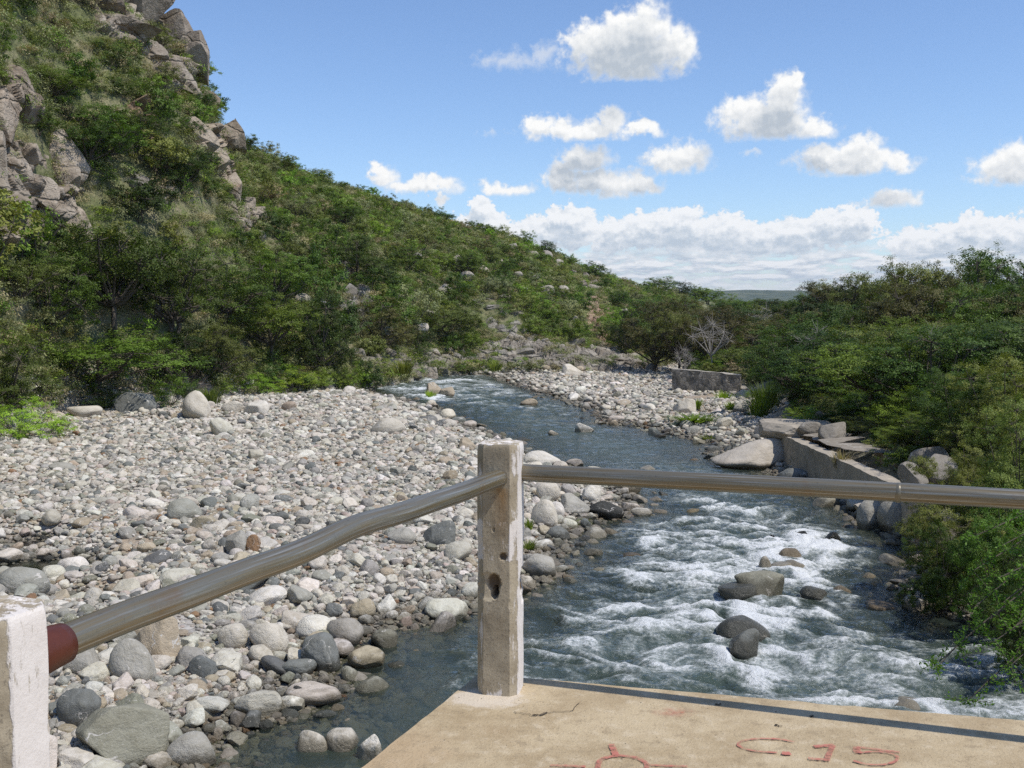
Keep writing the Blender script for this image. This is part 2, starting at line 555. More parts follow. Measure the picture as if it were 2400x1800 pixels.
def ground(x, y):
    x = np.asarray(x, float); y = np.asarray(y, float)
    r = np.hypot(x, y); a = np.degrees(np.arctan2(x, y))
    sw = samp(SDW, x, y); sb = samp(SDB, x, y)
    far = sstep(r, 100, 150)
    land = -.02 + np.minimum(sw * .15, .40) * (1 - .55 * sstep(r, 44, 58)) + .07 * fbm2(x * .45, y * .45, 3, 3)
    bed = -.02 + np.maximum(sw * .20, -.80) + .07 * fbm2(x * .45, y * .45, 3, 3)
    low = np.where(sw > 0, land, np.minimum(bed, land))
    for pu, pv, pw, ph in POOLS:
        q = atz(pu, pv, .05)
        low = low - .5 * np.exp(-((x - q[0]) / (pw * .9)) ** 2 - ((y - q[1]) / (ph * 1.6)) ** 2)
    low = low * (1 - far)
    b = np.clip(sb, 0, 400)
    bank = np.minimum(b * .32, .8) + 1.9 * (1 - np.exp(-b * .05)) + .22 * fbm2(x * .25, y * .25, 3, 9) * np.clip(b, 0, 1)
    r0 = foot(a); r1, z1 = ridge(a)
    t = np.clip((r - r0) / (r1 - r0), 0, 1)
    g = t * 1.0 + .18 * np.sin(math.pi * t) * np.clip((z1 - 5) / 8, 0, 1)
    hz = np.maximum(z1 - .3, 0) * g
    rough = np.clip(hz / 5, 0, 1) * (1 - sstep(t, .86, 1.0) * .75)
    hz = hz + rough * (.95 * fbm2(x * .16, y * .16, 4, 21) + .35 * fbm2(x * .6, y * .6, 3, 22))
    over = np.maximum(r - r1, 0)
    hz = np.where(over > 0, hz - np.minimum(over * .06, np.maximum(z1 - 4.2, 0) * .9), hz)
    hz = np.where(r > r0, hz, 0)
    base = np.maximum(low + np.clip(bank, 0, None) * (1 - sstep(r, 110, 190)), 0) if False else low + bank * (1 - sstep(r, 90, 180))
    z = np.where(hz > 0, np.maximum(base * (1 - sstep(hz, .2, 2)) + hz, hz), base)
    # open country and the far range
    plain = 2.6 + 1.0 * fbm2(x * .01, y * .01, 3, 41)
    z = z * (1 - sstep(r, 190, 320)) + plain * sstep(r, 190, 320)
    rise = sstep(r, 1500, 2100) * (1 - sstep(r, 2400, 3600) * .6)
    z = z + rise * (24 + 10 * fbm2(a * .09, r * .0004, 4, 55) + 5 * fbm2(x * .006, y * .006, 4, 56))
    return z


def gz(x, y): return float(ground(np.array([x]), np.array([y]))[0])


def hit(u, v, rmin=12):
    """first ground point seen through pixel (u, v)"""
    d = ray(u, v); d = d / math.hypot(d[0], d[1])
    s = np.concatenate([np.arange(rmin, 140, .2)])
    x = d[0] * s; y = d[1] * s; z = HC + d[2] * s
    h = ground(x, y)
    k = np.argmax(z < h)
    if not (z < h).any():
        return None
    return np.array([x[k], y[k], h[k]])


# ------------------------------------------------------------------ materials
def ramp(nb, fac, stops):
    n = nb.new('ShaderNodeValToRGB')
    nb.put(n.inputs[0], fac)
    el = n.color_ramp.elements
    el[0].position, el[0].color = stops[0][0], (*stops[0][1], 1)
    el[1].position, el[1].color = stops[-1][0], (*stops[-1][1], 1)
    for p, c in stops[1:-1]:
        e = el.new(p); e.color = (*c, 1)
    return n.outputs[0]


def mat_ground():
    m, nb = material('ground')
    p = geopos(nb)
    veg = nb.attr('veg'); far = nb.attr('far'); wet = nb.attr('wet')
    n1 = nb.noise(p, 1.3, 6, .6); n2 = nb.noise(p, 9, 5, .6)
    v1 = nb.voro(p, 7, 'F1', 1, 'Color'); v2 = nb.voro(p, 16, 'F1', 1, 'Color')
    d1 = nb.voro(p, 7); d2 = nb.voro(p, 16)
    sv = nb.new('ShaderNodeSeparateXYZ'); nb.l.new(nb.mix(.5, v1, v2), sv.inputs[0])
    peb = ramp(nb, sv.outputs[0], [(0.1, (.17, .16, .14)), (.4, (.31, .28, .24)), (.6, (.37, .35, .32)), (.9, (.46, .43, .39))])
    sand = nb.mix(n2, (.30, .235, .165), (.40, .33, .25))
    grav = nb.mix(nb.ss(n1, .44, .60), peb, sand)
    grav = nb.mix(nb.m('MULTIPLY', wet, .75), grav, (.075, .066, .042))
    soil = ramp(nb, nb.noise(p, .55, 6, .65), [(.3, (.085, .10, .038)), (.47, (.15, .16, .07)), (.6, (.24, .215, .125)), (.75, (.31, .265, .19))])
    soil = nb.mix(nb.ss(n2, .45, .65, 0, .6), soil, (.06, .075, .03))
    c = nb.mix(veg, grav, soil)
    fv = nb.noise(p, .035, 8, .72)
    farc = ramp(nb, fv, [(.38, (.030, .048, .020)), (.52, (.062, .082, .036)), (.66, (.15, .155, .085))])
    c = nb.mix(far, c, farc)
    h = nb.m('ADD', nb.m('ADD', nb.m('MULTIPLY', d1, -.6), nb.m('MULTIPLY', d2, -.3)), nb.m('MULTIPLY', n2, .5))
    principled(nb, c, nb.mix(wet, .9, .35, 'FLOAT'), nb.bump(h, .7, .09))
    return m


def mat_stone():
    m, nb = material('river_stone')
    o = objco(nb)
    oi = nb.new('ShaderNodeObjectInfo')
    off = nb.vm('ADD', o, nb.vm('SCALE', (1, .7, .3), None, scale=nb.m('MULTIPLY', oi.outputs['Random'], 40)))
    t = nb.attr('tint', 'INSTANCER', 'Color')
    n1 = nb.noise(off, 2.2, 6, .62); n2 = nb.noise(off, 22, 3, .7); n3 = nb.noise(off, .9, 3, .5)
    c = nb.mix(nb.ss(n1, .35, .68, 0, .75), t, nb.mix(1, t, (.76, .74, .69), blend='MULTIPLY'))
    c = nb.mix(nb.ss(n2, .60, .70, 0, .38), c, (.10, .10, .095))
    c = nb.mix(nb.ss(n2, .42, .34, 0, .35), c, (.52, .50, .46))
    # quartz veins on a few
    vein = nb.m('ABSOLUTE', nb.m('SUBTRACT', nb.noise(off, 1.1, 3, .5), .5))
    c = nb.mix(nb.m('MULTIPLY', nb.ss(vein, .016, .006), nb.ss(n3, .52, .6)), c, (.55, .52, .47))
    # stones that stand in the river are wet and dark below the waterline
    z = nb.new('ShaderNodeSeparateXYZ'); nb.l.new(geopos(nb), z.inputs[0])
    wet = nb.ss(nb.m('SUBTRACT', nb.m('ADD', z.outputs[2], nb.m('MULTIPLY', n1, -.16)), nb.attr('wetline', 'INSTANCER')), .11, .0)
    c = nb.mix(wet, c, nb.mix(1, c, (.40, .385, .345), blend='MULTIPLY'))
    principled(nb, c, nb.mix(wet, .85, .3, 'FLOAT'), nb.bump(nb.m('ADD', n1, nb.m('MULTIPLY', n2, .22)), .55, .12), spec=.25)
    return m


def mat_cliff():
    m, nb = material('cliff_rock')
    p = geopos(nb)
    t = nb.attr('tint', 'INSTANCER', 'Color')
    ps = nb.vm('MULTIPLY', p, (1, 1, 1.9))
    n1 = nb.noise(p, .9, 6, .65); n2 = nb.noise(p, 5, 5, .7); n3 = nb.noise(ps, .45, 4, .55)
    c = nb.mix(nb.ss(n1, .38, .62), t, nb.mix(1, t, (.60, .57, .54), blend='MULTIPLY'))
    c = nb.mix(nb.ss(n3, .60, .72, 0, .65), c, (.30, .20, .13))
    c = nb.mix(1, c, (.96, .965, .95), blend='MULTIPLY')
    c = nb.mix(nb.ss(n2, .56, .70, 0, .65), c, (.085, .082, .072))
    c = nb.mix(nb.ss(n2, .44, .34, 0, .4), c, (.40, .36, .31))
    w = nb.vm('ADD', ps, nb.vm('SCALE', nb.noise(p, 1.5, 3, .5, col=True), None, scale=.7))
    cr = nb.voro(w, .42, 'DISTANCE_TO_EDGE'); cr2 = nb.voro(w, 1.7, 'DISTANCE_TO_EDGE')
    h = nb.m('ADD', nb.m('MULTIPLY', nb.ss(cr, 0, .06), .9), nb.m('ADD', nb.m('MULTIPLY', nb.ss(cr2, 0, .05), .18), nb.m('MULTIPLY', n2, .8)))
    principled(nb, c, .9, nb.bump(h, .8, .16), spec=.2)
    return m


def mat_leaf(name, trans=.22):
    m, nb = material(name)
    t = nb.attr('tint', 'INSTANCER', 'Color')
    lv = nb.attr('lv')
    oi = nb.new('ShaderNodeObjectInfo')
    c = nb.mix(1, t, nb.mix(lv, (.66, .68, .66), (1.36, 1.30, 1.25)), blend='MULTIPLY')
    c = nb.mix(nb.ss(lv, .93, .97, 0, .35), c, (.17, .135, .07))
    hs = nb.new('ShaderNodeHueSaturation')
    nb.put(hs.inputs['Hue'], nb.m('MULTIPLY_ADD', oi.outputs['Random'], .035, .482))
    nb.put(hs.inputs['Value'], nb.m('MULTIPLY_ADD', nb.m('FRACT', nb.m('MULTIPLY', oi.outputs['Random'], 7.3)), .4, .8))
    nb.put(hs.inputs['Color'], c)
    c = hs.outputs[0]
    d = nb.new('ShaderNodeBsdfPrincipled'); nb.l.new(c, d.inputs['Base Color']); d.inputs['Roughness'].default_value = .55
    d.inputs['Specular IOR Level'].default_value = .25
    tr = nb.new('ShaderNodeBsdfTranslucent'); nb.l.new(nb.mix(1, c, (1.15, 1.25, .6), blend='MULTIPLY'), tr.inputs[0])
    mx = nb.new('ShaderNodeMixShader'); mx.inputs[0].default_value = trans
    nb.l.new(d.outputs[0], mx.inputs[1]); nb.l.new(tr.outputs[0], mx.inputs[2])
    nb.l.new(mx.outputs[0], nb.out)
    return m


def mat_bark(name, c0, c1):
    m, nb = material(name)
    o = objco(nb)
    n = nb.noise(nb.vm('MULTIPLY', o, (1, 1, .3)), 30, 4, .65)
    principled(nb, nb.mix(n, c0, c1), .9, nb.bump(n, .5, .02))
    return m


def mat_concrete(name, base, dark, light, bump=.35, fine=70, stain=None):
    m, nb = material(name)
    p = geopos(nb)
    n1 = nb.noise(p, 2.2, 7, .62); n2 = nb.noise(p, fine, 4, .7); n3 = nb.noise(p, 9, 5, .6); n4 = nb.noise(p, .8, 4, .55)
    c = nb.mix(nb.ss(n1, .35, .65), base, dark)
    c = nb.mix(nb.ss(n3, .52, .68, 0, .55), c, light)
    c = nb.mix(nb.ss(n2, .53, .66, 0, .5), c, nb.mix(1, c, (.55, .52, .48), blend='MULTIPLY'))
    if stain:
        c = nb.mix(nb.ss(n4, .55, .72, 0, .6), c, stain)
    pit = nb.voro(p, fine * .6)
    h = nb.m('ADD', nb.m('MULTIPLY', n2, .5), nb.m('ADD', nb.m('MULTIPLY', n3, .8), nb.m('MULTIPLY', nb.ss(pit, .0, .22), .35)))
    principled(nb, c, .88, nb.bump(h, bump, .012), spec=.25)
    return m


def mat_deck():
    m, nb = material('deck_concrete')
    p = geopos(nb)
    n0 = nb.noise(p, .9, 5, .6); n1 = nb.noise(p, 3.0, 7, .66); n2 = nb.noise(p, 95, 4, .7); n3 = nb.noise(p, 14, 6, .65); n4 = nb.noise(p, 260, 2, .6)
    c = nb.mix(nb.ss(n1, .36, .64), (.50, .40, .255), (.375, .285, .17))
    c = nb.mix(nb.ss(n3, .50, .70, 0, .6), c, (.58, .485, .345))
    c = nb.mix(nb.ss(n0, .52, .68, 0, .5), c, (.43, .30, .175))
    c = nb.mix(nb.ss(n3, .45, .36, 0, .45), c, (.27, .205, .13))
    c = nb.mix(nb.ss(n2, .56, .68, 0, .6), c, (.20, .155, .105))
    c = nb.mix(nb.ss(n4, .60, .74, 0, .5), c, (.66, .58, .45))
    # lime wash spilt round the foot of the post
    d = nb.vm('LENGTH', nb.vm('MULTIPLY', nb.vm('SUBTRACT', p, (-.10, 4.10, 3.0)), (5.2, 7.5, 0)))
    c = nb.mix(nb.m('MULTIPLY', nb.ss(nb.m('ADD', d, nb.m('MULTIPLY', nb.m('SUBTRACT', n3, .5), 1.6)), 1.0, .55), .7), c, (.66, .58, .48))
    pit = nb.voro(p, 55); pit2 = nb.voro(p, 17)
    hole = nb.m('MULTIPLY', nb.ss(pit2, .10, .05), nb.ss(n3, .5, .56))
    c = nb.mix(nb.m('MULTIPLY', hole, .8), c, (.13, .10, .07))
    h = nb.m('ADD', nb.m('MULTIPLY', n2, .6), nb.m('ADD', nb.m('MULTIPLY', n3, .9), nb.m('ADD', nb.m('MULTIPLY', nb.ss(pit, .0, .22), .35), nb.m('MULTIPLY', hole, -1.2))))
    principled(nb, c, .9, nb.bump(h, .6, .012), spec=.2)
    return m


def mat_post():
    m, nb = material('painted_concrete_post')
    p = geopos(nb); pv = nb.vm('MULTIPLY', p, (1, 1, .28))
    pa = nb.attr('paint'); ru = nb.attr('rust'); ca = nb.attr('hole')
    n1 = nb.noise(p, 7, 6, .65); n2 = nb.noise(p, 95, 4, .7); n3 = nb.noise(pv, 26, 5, .7)
    c = nb.mix(nb.ss(n1, .36, .64), (.42, .36, .26), (.30, .25, .175))
    c = nb.mix(nb.ss(n2, .55, .66, 0, .55), c, (.13, .11, .085))
    pm = nb.ss(nb.m('ADD', pa, nb.m('MULTIPLY', nb.m('SUBTRACT', n3, .5), 1.9)), .40, .62)
    c = nb.mix(pm, c, nb.mix(n1, (.74, .70, .66), (.62, .56, .50)))
    c = nb.mix(nb.m('MULTIPLY', ru, nb.ss(n3, .3, .6, .4, 1)), c, (.30, .165, .06))
    c = nb.mix(ca, c, nb.mix(n1, (.085, .058, .035), (.20, .15, .10)))
    h = nb.m('ADD', nb.m('MULTIPLY', n2, .5), nb.m('ADD', n3, nb.m('MULTIPLY', pm, .5)))
    principled(nb, c, .88, nb.bump(h, .5, .006), spec=.25)
    return m


def mat_pipe():
    m, nb = material('weathered_steel_pipe')
    an = nb.attr('ang'); ln = nb.attr('len')
    cb = nb.new('ShaderNodeCombineXYZ')
    nb.l.new(nb.m('MULTIPLY', an, 7.0), cb.inputs[0]); nb.l.new(nb.m('MULTIPLY', ln, .55), cb.inputs[1])
    st = nb.noise(cb.outputs[0], 3.2, 5, .6)
    n2 = nb.noise(geopos(nb), 60, 4, .7); n1 = nb.noise(geopos(nb), 6, 4, .6)
    c = ramp(nb, st, [(.3, (.10, .088, .06)), (.43, (.215, .17, .10)), (.53, (.19, .178, .14)), (.68, (.33, .315, .28))])
    c = nb.mix(nb.ss(n1, .56, .74, 0, .45), c, (.20, .105, .045))
    c = nb.mix(nb.ss(n2, .6, .7, 0, .4), c, (.07, .065, .055))
    # thin worn line along the weld seam
    seam = nb.m('MAXIMUM', nb.ss(nb.m('ABSOLUTE', nb.m('SUBTRACT', an, nb.m('MULTIPLY_ADD', st, .03, .30))), .006, .002), nb.ss(nb.m('ABSOLUTE', nb.m('SUBTRACT', an, nb.m('MULTIPLY_ADD', n1, .02, .39))), .008, .003))
    c = nb.mix(nb.m('MULTIPLY', seam, .6), c, (.5, .5, .47))
    principled(nb, c, nb.m('MULTIPLY_ADD', st, .3, .20), nb.bump(nb.m('ADD', st, nb.m('MULTIPLY', n2, .4)), .12, .004), metal=.5, spec=.6)
    return m


def mat_water():
    m, nb = material('river_water')
    dep = nb.attr('depth'); foam = nb.attr('foam'); fl = nb.attr('flow', out='Vector'); rough = nb.attr('rapid')
    p = geopos(nb)
    w1 = nb.noise(nb.vm('MULTIPLY', fl, (1.0, .55, 1)), 3.0, 6, .66)
    w2 = nb.noise(p, 11, 5, .65)
    h = nb.m('ADD', nb.m('MULTIPLY', w1, .9), nb.m('MULTIPLY', w2, .30))
    bmp = nb.new('ShaderNodeBump'); bmp.inputs['Distance'].default_value = .16
    nb.l.new(h, bmp.inputs['Height']); nb.l.new(nb.m('MULTIPLY_ADD', rough, .55, .35), bmp.inputs['Strength'])
    nrm = bmp.outputs[0]
    murk = nb.new('ShaderNodeBsdfDiffuse')
    mc = nb.mix(nb.noise(fl, .8, 4, .6), (.048, .072, .060), (.100, .130, .104))
    nb.l.new(mc, murk.inputs[0]); nb.l.new(nrm, murk.inputs['Normal'])
    tra = nb.new('ShaderNodeBsdfTransparent'); tra.inputs[0].default_value = (.80, .84, .76, 1)
    op = nb.m('SUBTRACT', 1.0, nb.m('POWER', 2.718, nb.m('MULTIPLY', dep, -2.4)))
    body = nb.new('ShaderNodeMixShader'); nb.l.new(op, body.inputs[0]); nb.l.new(tra.outputs[0], body.inputs[1]); nb.l.new(murk.outputs[0], body.inputs[2])
    gl = nb.new('ShaderNodeBsdfGlossy'); gl.inputs['Roughness'].default_value = .11; nb.l.new(nrm, gl.inputs['Normal'])
    fr = nb.new('ShaderNodeFresnel'); fr.inputs[0].default_value = 1.33; nb.l.new(nrm, fr.inputs['Normal'])
    s1 = nb.new('ShaderNodeMixShader'); nb.l.new(fr.outputs[0], s1.inputs[0]); nb.l.new(body.outputs[0], s1.inputs[1]); nb.l.new(gl.outputs[0], s1.inputs[2])
    # broken white water: bubbles torn into lace, denser where the wave breaks
    wv = nb.vm('ADD', nb.vm('MULTIPLY', fl, (1.0, .42, 1)), nb.vm('SCALE', nb.noise(fl, 1.6, 3, .6, col=True), None, scale=.8))
    lace = nb.noise(wv, 3.3, 9, .74)
    lace2 = nb.noise(p, 14, 7, .78)
    ln = nb.m('ADD', nb.m('MULTIPLY', nb.m('SUBTRACT', lace, .5), 1.7), nb.m('MULTIPLY', nb.m('SUBTRACT', lace2, .5), 1.6))
    f = nb.m('ADD', foam, ln)
    fm = nb.m('POWER', nb.ss(f, .20, 1.02), 1.15)
    fd = nb.new('ShaderNodeBsdfDiffuse'); nb.l.new(nb.mix(nb.ss(f, .5, 1.1), (.50, .54, .52), (.84, .86, .86)), fd.inputs[0])
    nb.l.new(nb.bump(nb.m('ADD', lace, nb.m('MULTIPLY', lace2, .7)), .8, .10), fd.inputs['Normal'])
    s2 = nb.new('ShaderNodeMixShader'); nb.l.new(nb.m('MULTIPLY', fm, .95), s2.inputs[0]); nb.l.new(s1.outputs[0], s2.inputs[1]); nb.l.new(fd.outputs[0], s2.inputs[2])
    nb.l.new(s2.outputs[0], nb.out)
    return m


def mat_plain(name, c, rough=.8, metal=0.0, scale=40, var=.35):
    m, nb = material(name)
    n = nb.noise(objco(nb), scale, 4, .65)
    cc = nb.mix(nb.m('MULTIPLY', n, var * 2), c, tuple(x * .5 for x in c))
    principled(nb, cc, rough, nb.bump(n, .3, .004), metal)
    return m


def mat_paint():
    m, nb = material('faded_red_paint')
    p = geopos(nb)
    n = nb.noise(p, 60, 5, .7); n1 = nb.noise(p, 10, 4, .6)
    fac = nb.ss(nb.m('ADD', n, nb.m('MULTIPLY', n1, .5)), .60, .90)
    d = nb.new('ShaderNodeBsdfPrincipled'); nb.put(d.inputs['Base Color'], nb.mix(n1, (.47, .135, .10, 1), (.46, .20, .14, 1))); d.inputs['Roughness'].default_value = .8
    tr = nb.new('ShaderNodeBsdfTransparent')
    mx = nb.new('ShaderNodeMixShader'); nb.l.new(nb.m('MULTIPLY', fac, .75), mx.inputs[0]); nb.l.new(d.outputs[0], mx.inputs[1]); nb.l.new(tr.outputs[0], mx.inputs[2])
    nb.l.new(mx.outputs[0], nb.out)
    return m


M = dict(ground=mat_ground(), stone=mat_stone(), cliff=mat_cliff(), leaf=mat_leaf('foliage'), leaf_thin=mat_leaf('thin_foliage', .42),
         bark=mat_bark('bark', (.05, .04, .03), (.13, .11, .085)), dead=mat_bark('dead_wood', (.22, .20, .175), (.40, .37, .33)),
         deck=mat_deck(),
         wall=mat_concrete('old_concrete', (.43, .375, .30), (.31, .275, .22), (.52, .46, .38), .5, 40, (.25, .215, .165)),
         post=mat_post(),  pipe=mat_pipe(), water=mat_water(), rust=mat_plain('red_primer', (.115, .032, .018), .42, .1), paint=mat_paint(),
         crack=mat_plain('crack_shadow', (.10, .075, .05), 1.0), straw=mat_plain('dry_stalks', (.30, .25, .15), .9))


# ------------------------------------------------------------------ ground sheet
def build_ground():
    az = np.radians(np.concatenate([np.arange(-180, -34, 4.0), np.arange(-34, 34, .14), np.arange(34, 180, 4.0)]))
    rr = np.concatenate([[1.0, 2.0, 3.0, 4.0, 5.0], np.geomspace(6, 150, 330), np.geomspace(153, 4200, 100)])
    A, Rr = np.meshgrid(az, rr, indexing='ij')
    X = Rr * np.sin(A); Y = Rr * np.cos(A)
    Z = ground(X.ravel(), Y.ravel()).reshape(X.shape)
    V = np.stack([X, Y, Z], -1).reshape(-1, 3)
    n, m_ = X.shape
    fc = grid_faces(n, m_)
    j = np.arange(m_ - 1)
    seam = np.stack([(n - 1) * m_ + j, j, j + 1, (n - 1) * m_ + j + 1], -1)
    centre = len(V)
    V = np.concatenate([V, [[0, 0, gz(0, 0)]]])
    i = np.arange(n)
    fan = np.stack([np.full(n, centre), ((i + 1) % n) * m_, i * m_], -1)
    x, y, z = V.T
    r = np.hypot(x, y); a = np.degrees(np.arctan2(x, y))
    veg = np.maximum(sstep(r - foot(a), -.5, 2.0), sstep(samp(SDB, x, y), .3, 1.8))
    veg = np.where(r > 110, 1, veg)
    wet = sstep(-z, -.10, .02) * (r < 110)
    far = sstep(r, 160, 420)
    # winding order so that the sheet faces up
    me = mesh_np('ground', V, [fc[:, ::-1], seam[:, ::-1], fan[:, ::-1]], [M['ground']], True, dict(veg=('FLOAT', veg), wet=('FLOAT', wet), far=('FLOAT', far)))
    return link('ground', me, kind='structure')


build_ground()

# ------------------------------------------------------------------ river
CEN = [(700, 815, .5), (960, 830, .75), (960, 850, .75), (1050, 875, .55), (1160, 920, .25), (1330, 990, .16), (1450, 1045, .45), (1560, 1110, .95), (1630, 1200, 1.0), (1640, 1300, .97), (1620, 1420, .82), (1600, 1600, .66)]
_cp = np.array([P2(u, v) for u, v, w in CEN] + [(3.0, 3.0), (4, -25)]); _cw = np.array([w for *_, w in CEN] + [.7, .6])
ROCKS_IN_STREAM = []     # (x, y, radius), filled from the table below

STONES = [  # col, row of the base line, width px, height px, colour key, shape, label
    (1652, 1302, 108, 46, 'olive', 'slab', 'big square grey-green rock with a dark wet face, midstream in the rapids'),
    (1598, 1306, 92, 30, 'slate', 'flat', 'dark sloping rock against the left of the big square midstream rock'),
    (1612, 1392, 128, 38, 'slate', 'flat', 'flat-topped blue-grey rock in the rapids behind a mottled wet one'),
    (1612, 1436, 92, 58, 'slate', 'angular', 'mottled wet rock with dark foot in the rapids, nearest the bridge deck'),
    (1708, 1218, 52, 20, 'tan', 'round', 'round tan stone on top of the small cluster in the rapids'),
    (1722, 1238, 66, 16, 'pale', 'flat', 'flat pale stone at the right of the small cluster in the rapids'),
    (1655, 1242, 32, 27, 'pale', 'round', 'upright pale stone at the left of the small cluster in the rapids'),
    (1690, 1243, 48, 16, 'white', 'flat', 'white stone in the middle of the small cluster in the rapids'),
    (1735, 1172, 34, 14, 'dark', 'round', 'left one of two small black wet rocks far up the rapids'),
    (1800, 1178, 36, 18, 'dark', 'round', 'right one of two small black wet rocks far up the rapids'),
    (1762, 1302, 62, 20, 'slate', 'flat', 'low dark rock right of the big square midstream rock'),
    (1822, 1290, 44, 12, 'tan', 'flat', 'low tan rock just breaking the white water right of midstream'),
    (1976, 1300, 44, 28, 'dark', 'round', 'dark rounded rock at the foot of the overhanging right bush'),
    (2020, 1306, 60, 24, 'slate', 'flat', 'lighter flat rock beside the dark one under the right bush'),
    (1975, 1540, 100, 9, 'pale', 'flat', 'wide pale rock seen just beyond the front edge of the deck'),
    (1668, 1175, 24, 8, 'dark', 'flat', 'small dark rock tip left of the two black wet rocks'),
    (1265, 937, 40, 17, 'white', 'angular', 'pale pointed rock alone in the calm blue reach'),
    (940, 858, 42, 26, 'tan', 'angular', 'left tan block of a pair standing in the far stream'),
    (964, 860, 40, 20, 'tan', 'angular', 'right tan block of a pair standing in the far stream'),
    (1143, 880, 34, 14, 'tan', 'angular', 'small brown rock in the middle of the far stream'),
    (1545, 976, 40, 13, 'slate', 'flat', 'low dark rock at the water edge left of the big granite boulder'),
    (1400, 1020, 34, 7, 'white', 'flat', 'flat white stone in the blue reach just above the right rail'),
    (1195, 944, 22, 8, 'pale', 'flat', 'small pale stone in the blue reach left of the pointed rock'),
    (835, 938, 74, 36, 'pale', 'round', 'large pale oval boulder on the far right of the gravel bar'),
    (420, 896, 58, 50, 'pale', 'round', 'tall pale domed boulder at the foot of the hill'),
    (448, 856, 16, 20, 'white', 'angular', 'small white pointed rock right behind the domed boulder'),
    (552, 894, 62, 30, 'white', 'angular', 'white angular boulder on the bar below the bright green bushes'),
    (500, 892, 40, 26, 'pale', 'angular', 'pale leaning slab left of the white angular boulder'),
    (286, 892, 86, 44, 'slate', 'slab', 'big dark flat-topped block under the low tree on the left bank'),
    (330, 884, 26, 18, 'slate', 'angular', 'small dark rock right of the flat-topped block'),
    (110, 896, 44, 22, 'pale', 'round', 'pale boulder right of the light green bush on the left bank'),
    (175, 902, 66, 26, 'pale', 'flat', 'long pale boulder in front of the low tree on the left bank'),
    (1172, 1008, 84, 34, 'white', 'flat', 'wide white boulder at the water edge right behind the corner post'),
    (1010, 972, 40, 26, 'tan', 'angular', 'tan split rock left of the top of the corner post'),
    (507, 1196, 62, 48, 'grey', 'angular', 'large grey block in the middle of the bar with a brown stone beside it'),
    (545, 1194, 30, 38, 'rust', 'angular', 'brown stone leaning on the right of the large grey block'),
    (1162, 1246, 78, 50, 'grey', 'round', 'smooth grey boulder at the shore right of the corner post'),
    (1185, 1078, 52, 36, 'pale', 'round', 'round pale boulder just under the right rail beside the post'),
    (1178, 1136, 62, 56, 'pale', 'round', 'big round pale-grey boulder on the point right of the post'),
    (1312, 1124, 76, 42, 'dark', 'angular', 'black square rock at the tip of the gravel point'),
    (1386, 1118, 46, 20, 'white', 'round', 'white boulder farthest out on the gravel point'),
    (1240, 1112, 60, 46, 'grey', 'angular', 'grey block in the middle of the gravel point'),
    (1206, 1165, 50, 28, 'slate', 'round', 'dark grey rock at the shore below the big round boulder'),
    (1280, 1085, 54, 44, 'white', 'angular', 'whitish block behind the black square rock on the point'),
    (948, 1176, 64, 52, 'slate', 'angular', 'slate-grey boulder left of the corner post'),
    (866, 1172, 62, 30, 'grey', 'flat', 'flat grey stone two steps left of the corner post'),
    (250, 1640, 170, 105, 'olive', 'slab', 'largest flat grey slab in the lower left, beside the near post'),
    (405, 1655, 100, 66, 'grey', 'round', 'big grey boulder right of the largest slab in the lower left'),
    (668, 1636, 76, 52, 'pale', 'round', 'pale stone with dark wet foot standing in the shallow, left of three'),
    (735, 1632, 70, 54, 'pale', 'round', 'pale stone with dark wet foot standing in the shallow, middle of three'),
    (796, 1652, 54, 62, 'white', 'angular', 'pale stone at the left edge of the deck, right of three'),
    (275, 1465, 92, 78, 'grey', 'round', 'round grey boulder under the left rail beside the near post'),
    (330, 1425, 90, 86, 'tan', 'angular', 'tall tan boulder just under the left rail'),
    (575, 1412, 84, 64, 'pale', 'round', 'pale rounded boulder in the middle of the lower bar'),
    (690, 1450, 78, 74, 'slate', 'angular', 'dark grey broken boulder at the shallow water edge on the lower bar'),
    (500, 1400, 60, 50, 'pale', 'round', 'pale boulder left of the rounded one in the middle of the lower bar'),
    (650, 1520, 42, 40, 'dark', 'angular', 'black wet triangular stone at the edge of the shallow water'),
    (165, 1448, 92, 60, 'grey', 'angular', 'grey boulder behind the red collar of the near post'),
    (160, 1565, 86, 66, 'slate', 'round', 'smooth blue-grey stone in the lower left beside the near post'),
    (1716, 1040, 66, 28, 'slate', 'round', 'dark boulder at the foot of the low canal wall'),
    (1846, 1042, 32, 26, 'white', 'angular', 'white square block against the canal wall above the rail'),
    (1882, 1148, 50, 66, 'grey', 'round', 'grey bank boulder below the right rail, left of two'),
    (1932, 1148, 60, 64, 'grey', 'round', 'brown-grey bank boulder below the right rail, right of two'),
    (1986, 1186, 32, 42, 'grey', 'round', 'small grey boulder at the water edge left of the overhanging bush'),
    (2010, 1150, 84, 60, 'tan', 'angular', 'rough crumbling lump of conglomerate on the bank under the right rail'),
    (1235, 812, 44, 26, 'pale', 'angular', 'large pale boulder below the rock face across the far stream'),
    (1610, 865, 34, 22, 'pale', 'round', 'pale round boulder beside the end of the far stone wall'),
    (1606, 894, 50, 30, 'grey', 'angular', 'grey boulder right of the gravel island near the reeds'),
    (1480, 888, 44, 26, 'pale', 'angular', 'pale angular boulder on the gravel in front of the far stone wall'),
    (1560, 1000, 0, 0, '', '', ''),
]
STONES = [s for s in STONES if s[2] > 0]
TINT = dict(pale=(.60, .55, .46), white=(.71, .665, .58), grey=(.40, .38, .33), slate=(.19, .195, .18), dark=(.06, .06, .055), tan=(.45, .375, .275), pink=(.51, .425, .355), rust=(.33, .20, .11), olive=(.275, .265, .205))
for s in STONES:
    q = atz(s[0], s[1], 0.0)
    if samp(SDW, np.array([q[0]]), np.array([q[1]]))[0] < .3:
        ROCKS_IN_STREAM.append((q[0], q[1], s[2] * PXD * q[1] * .5))


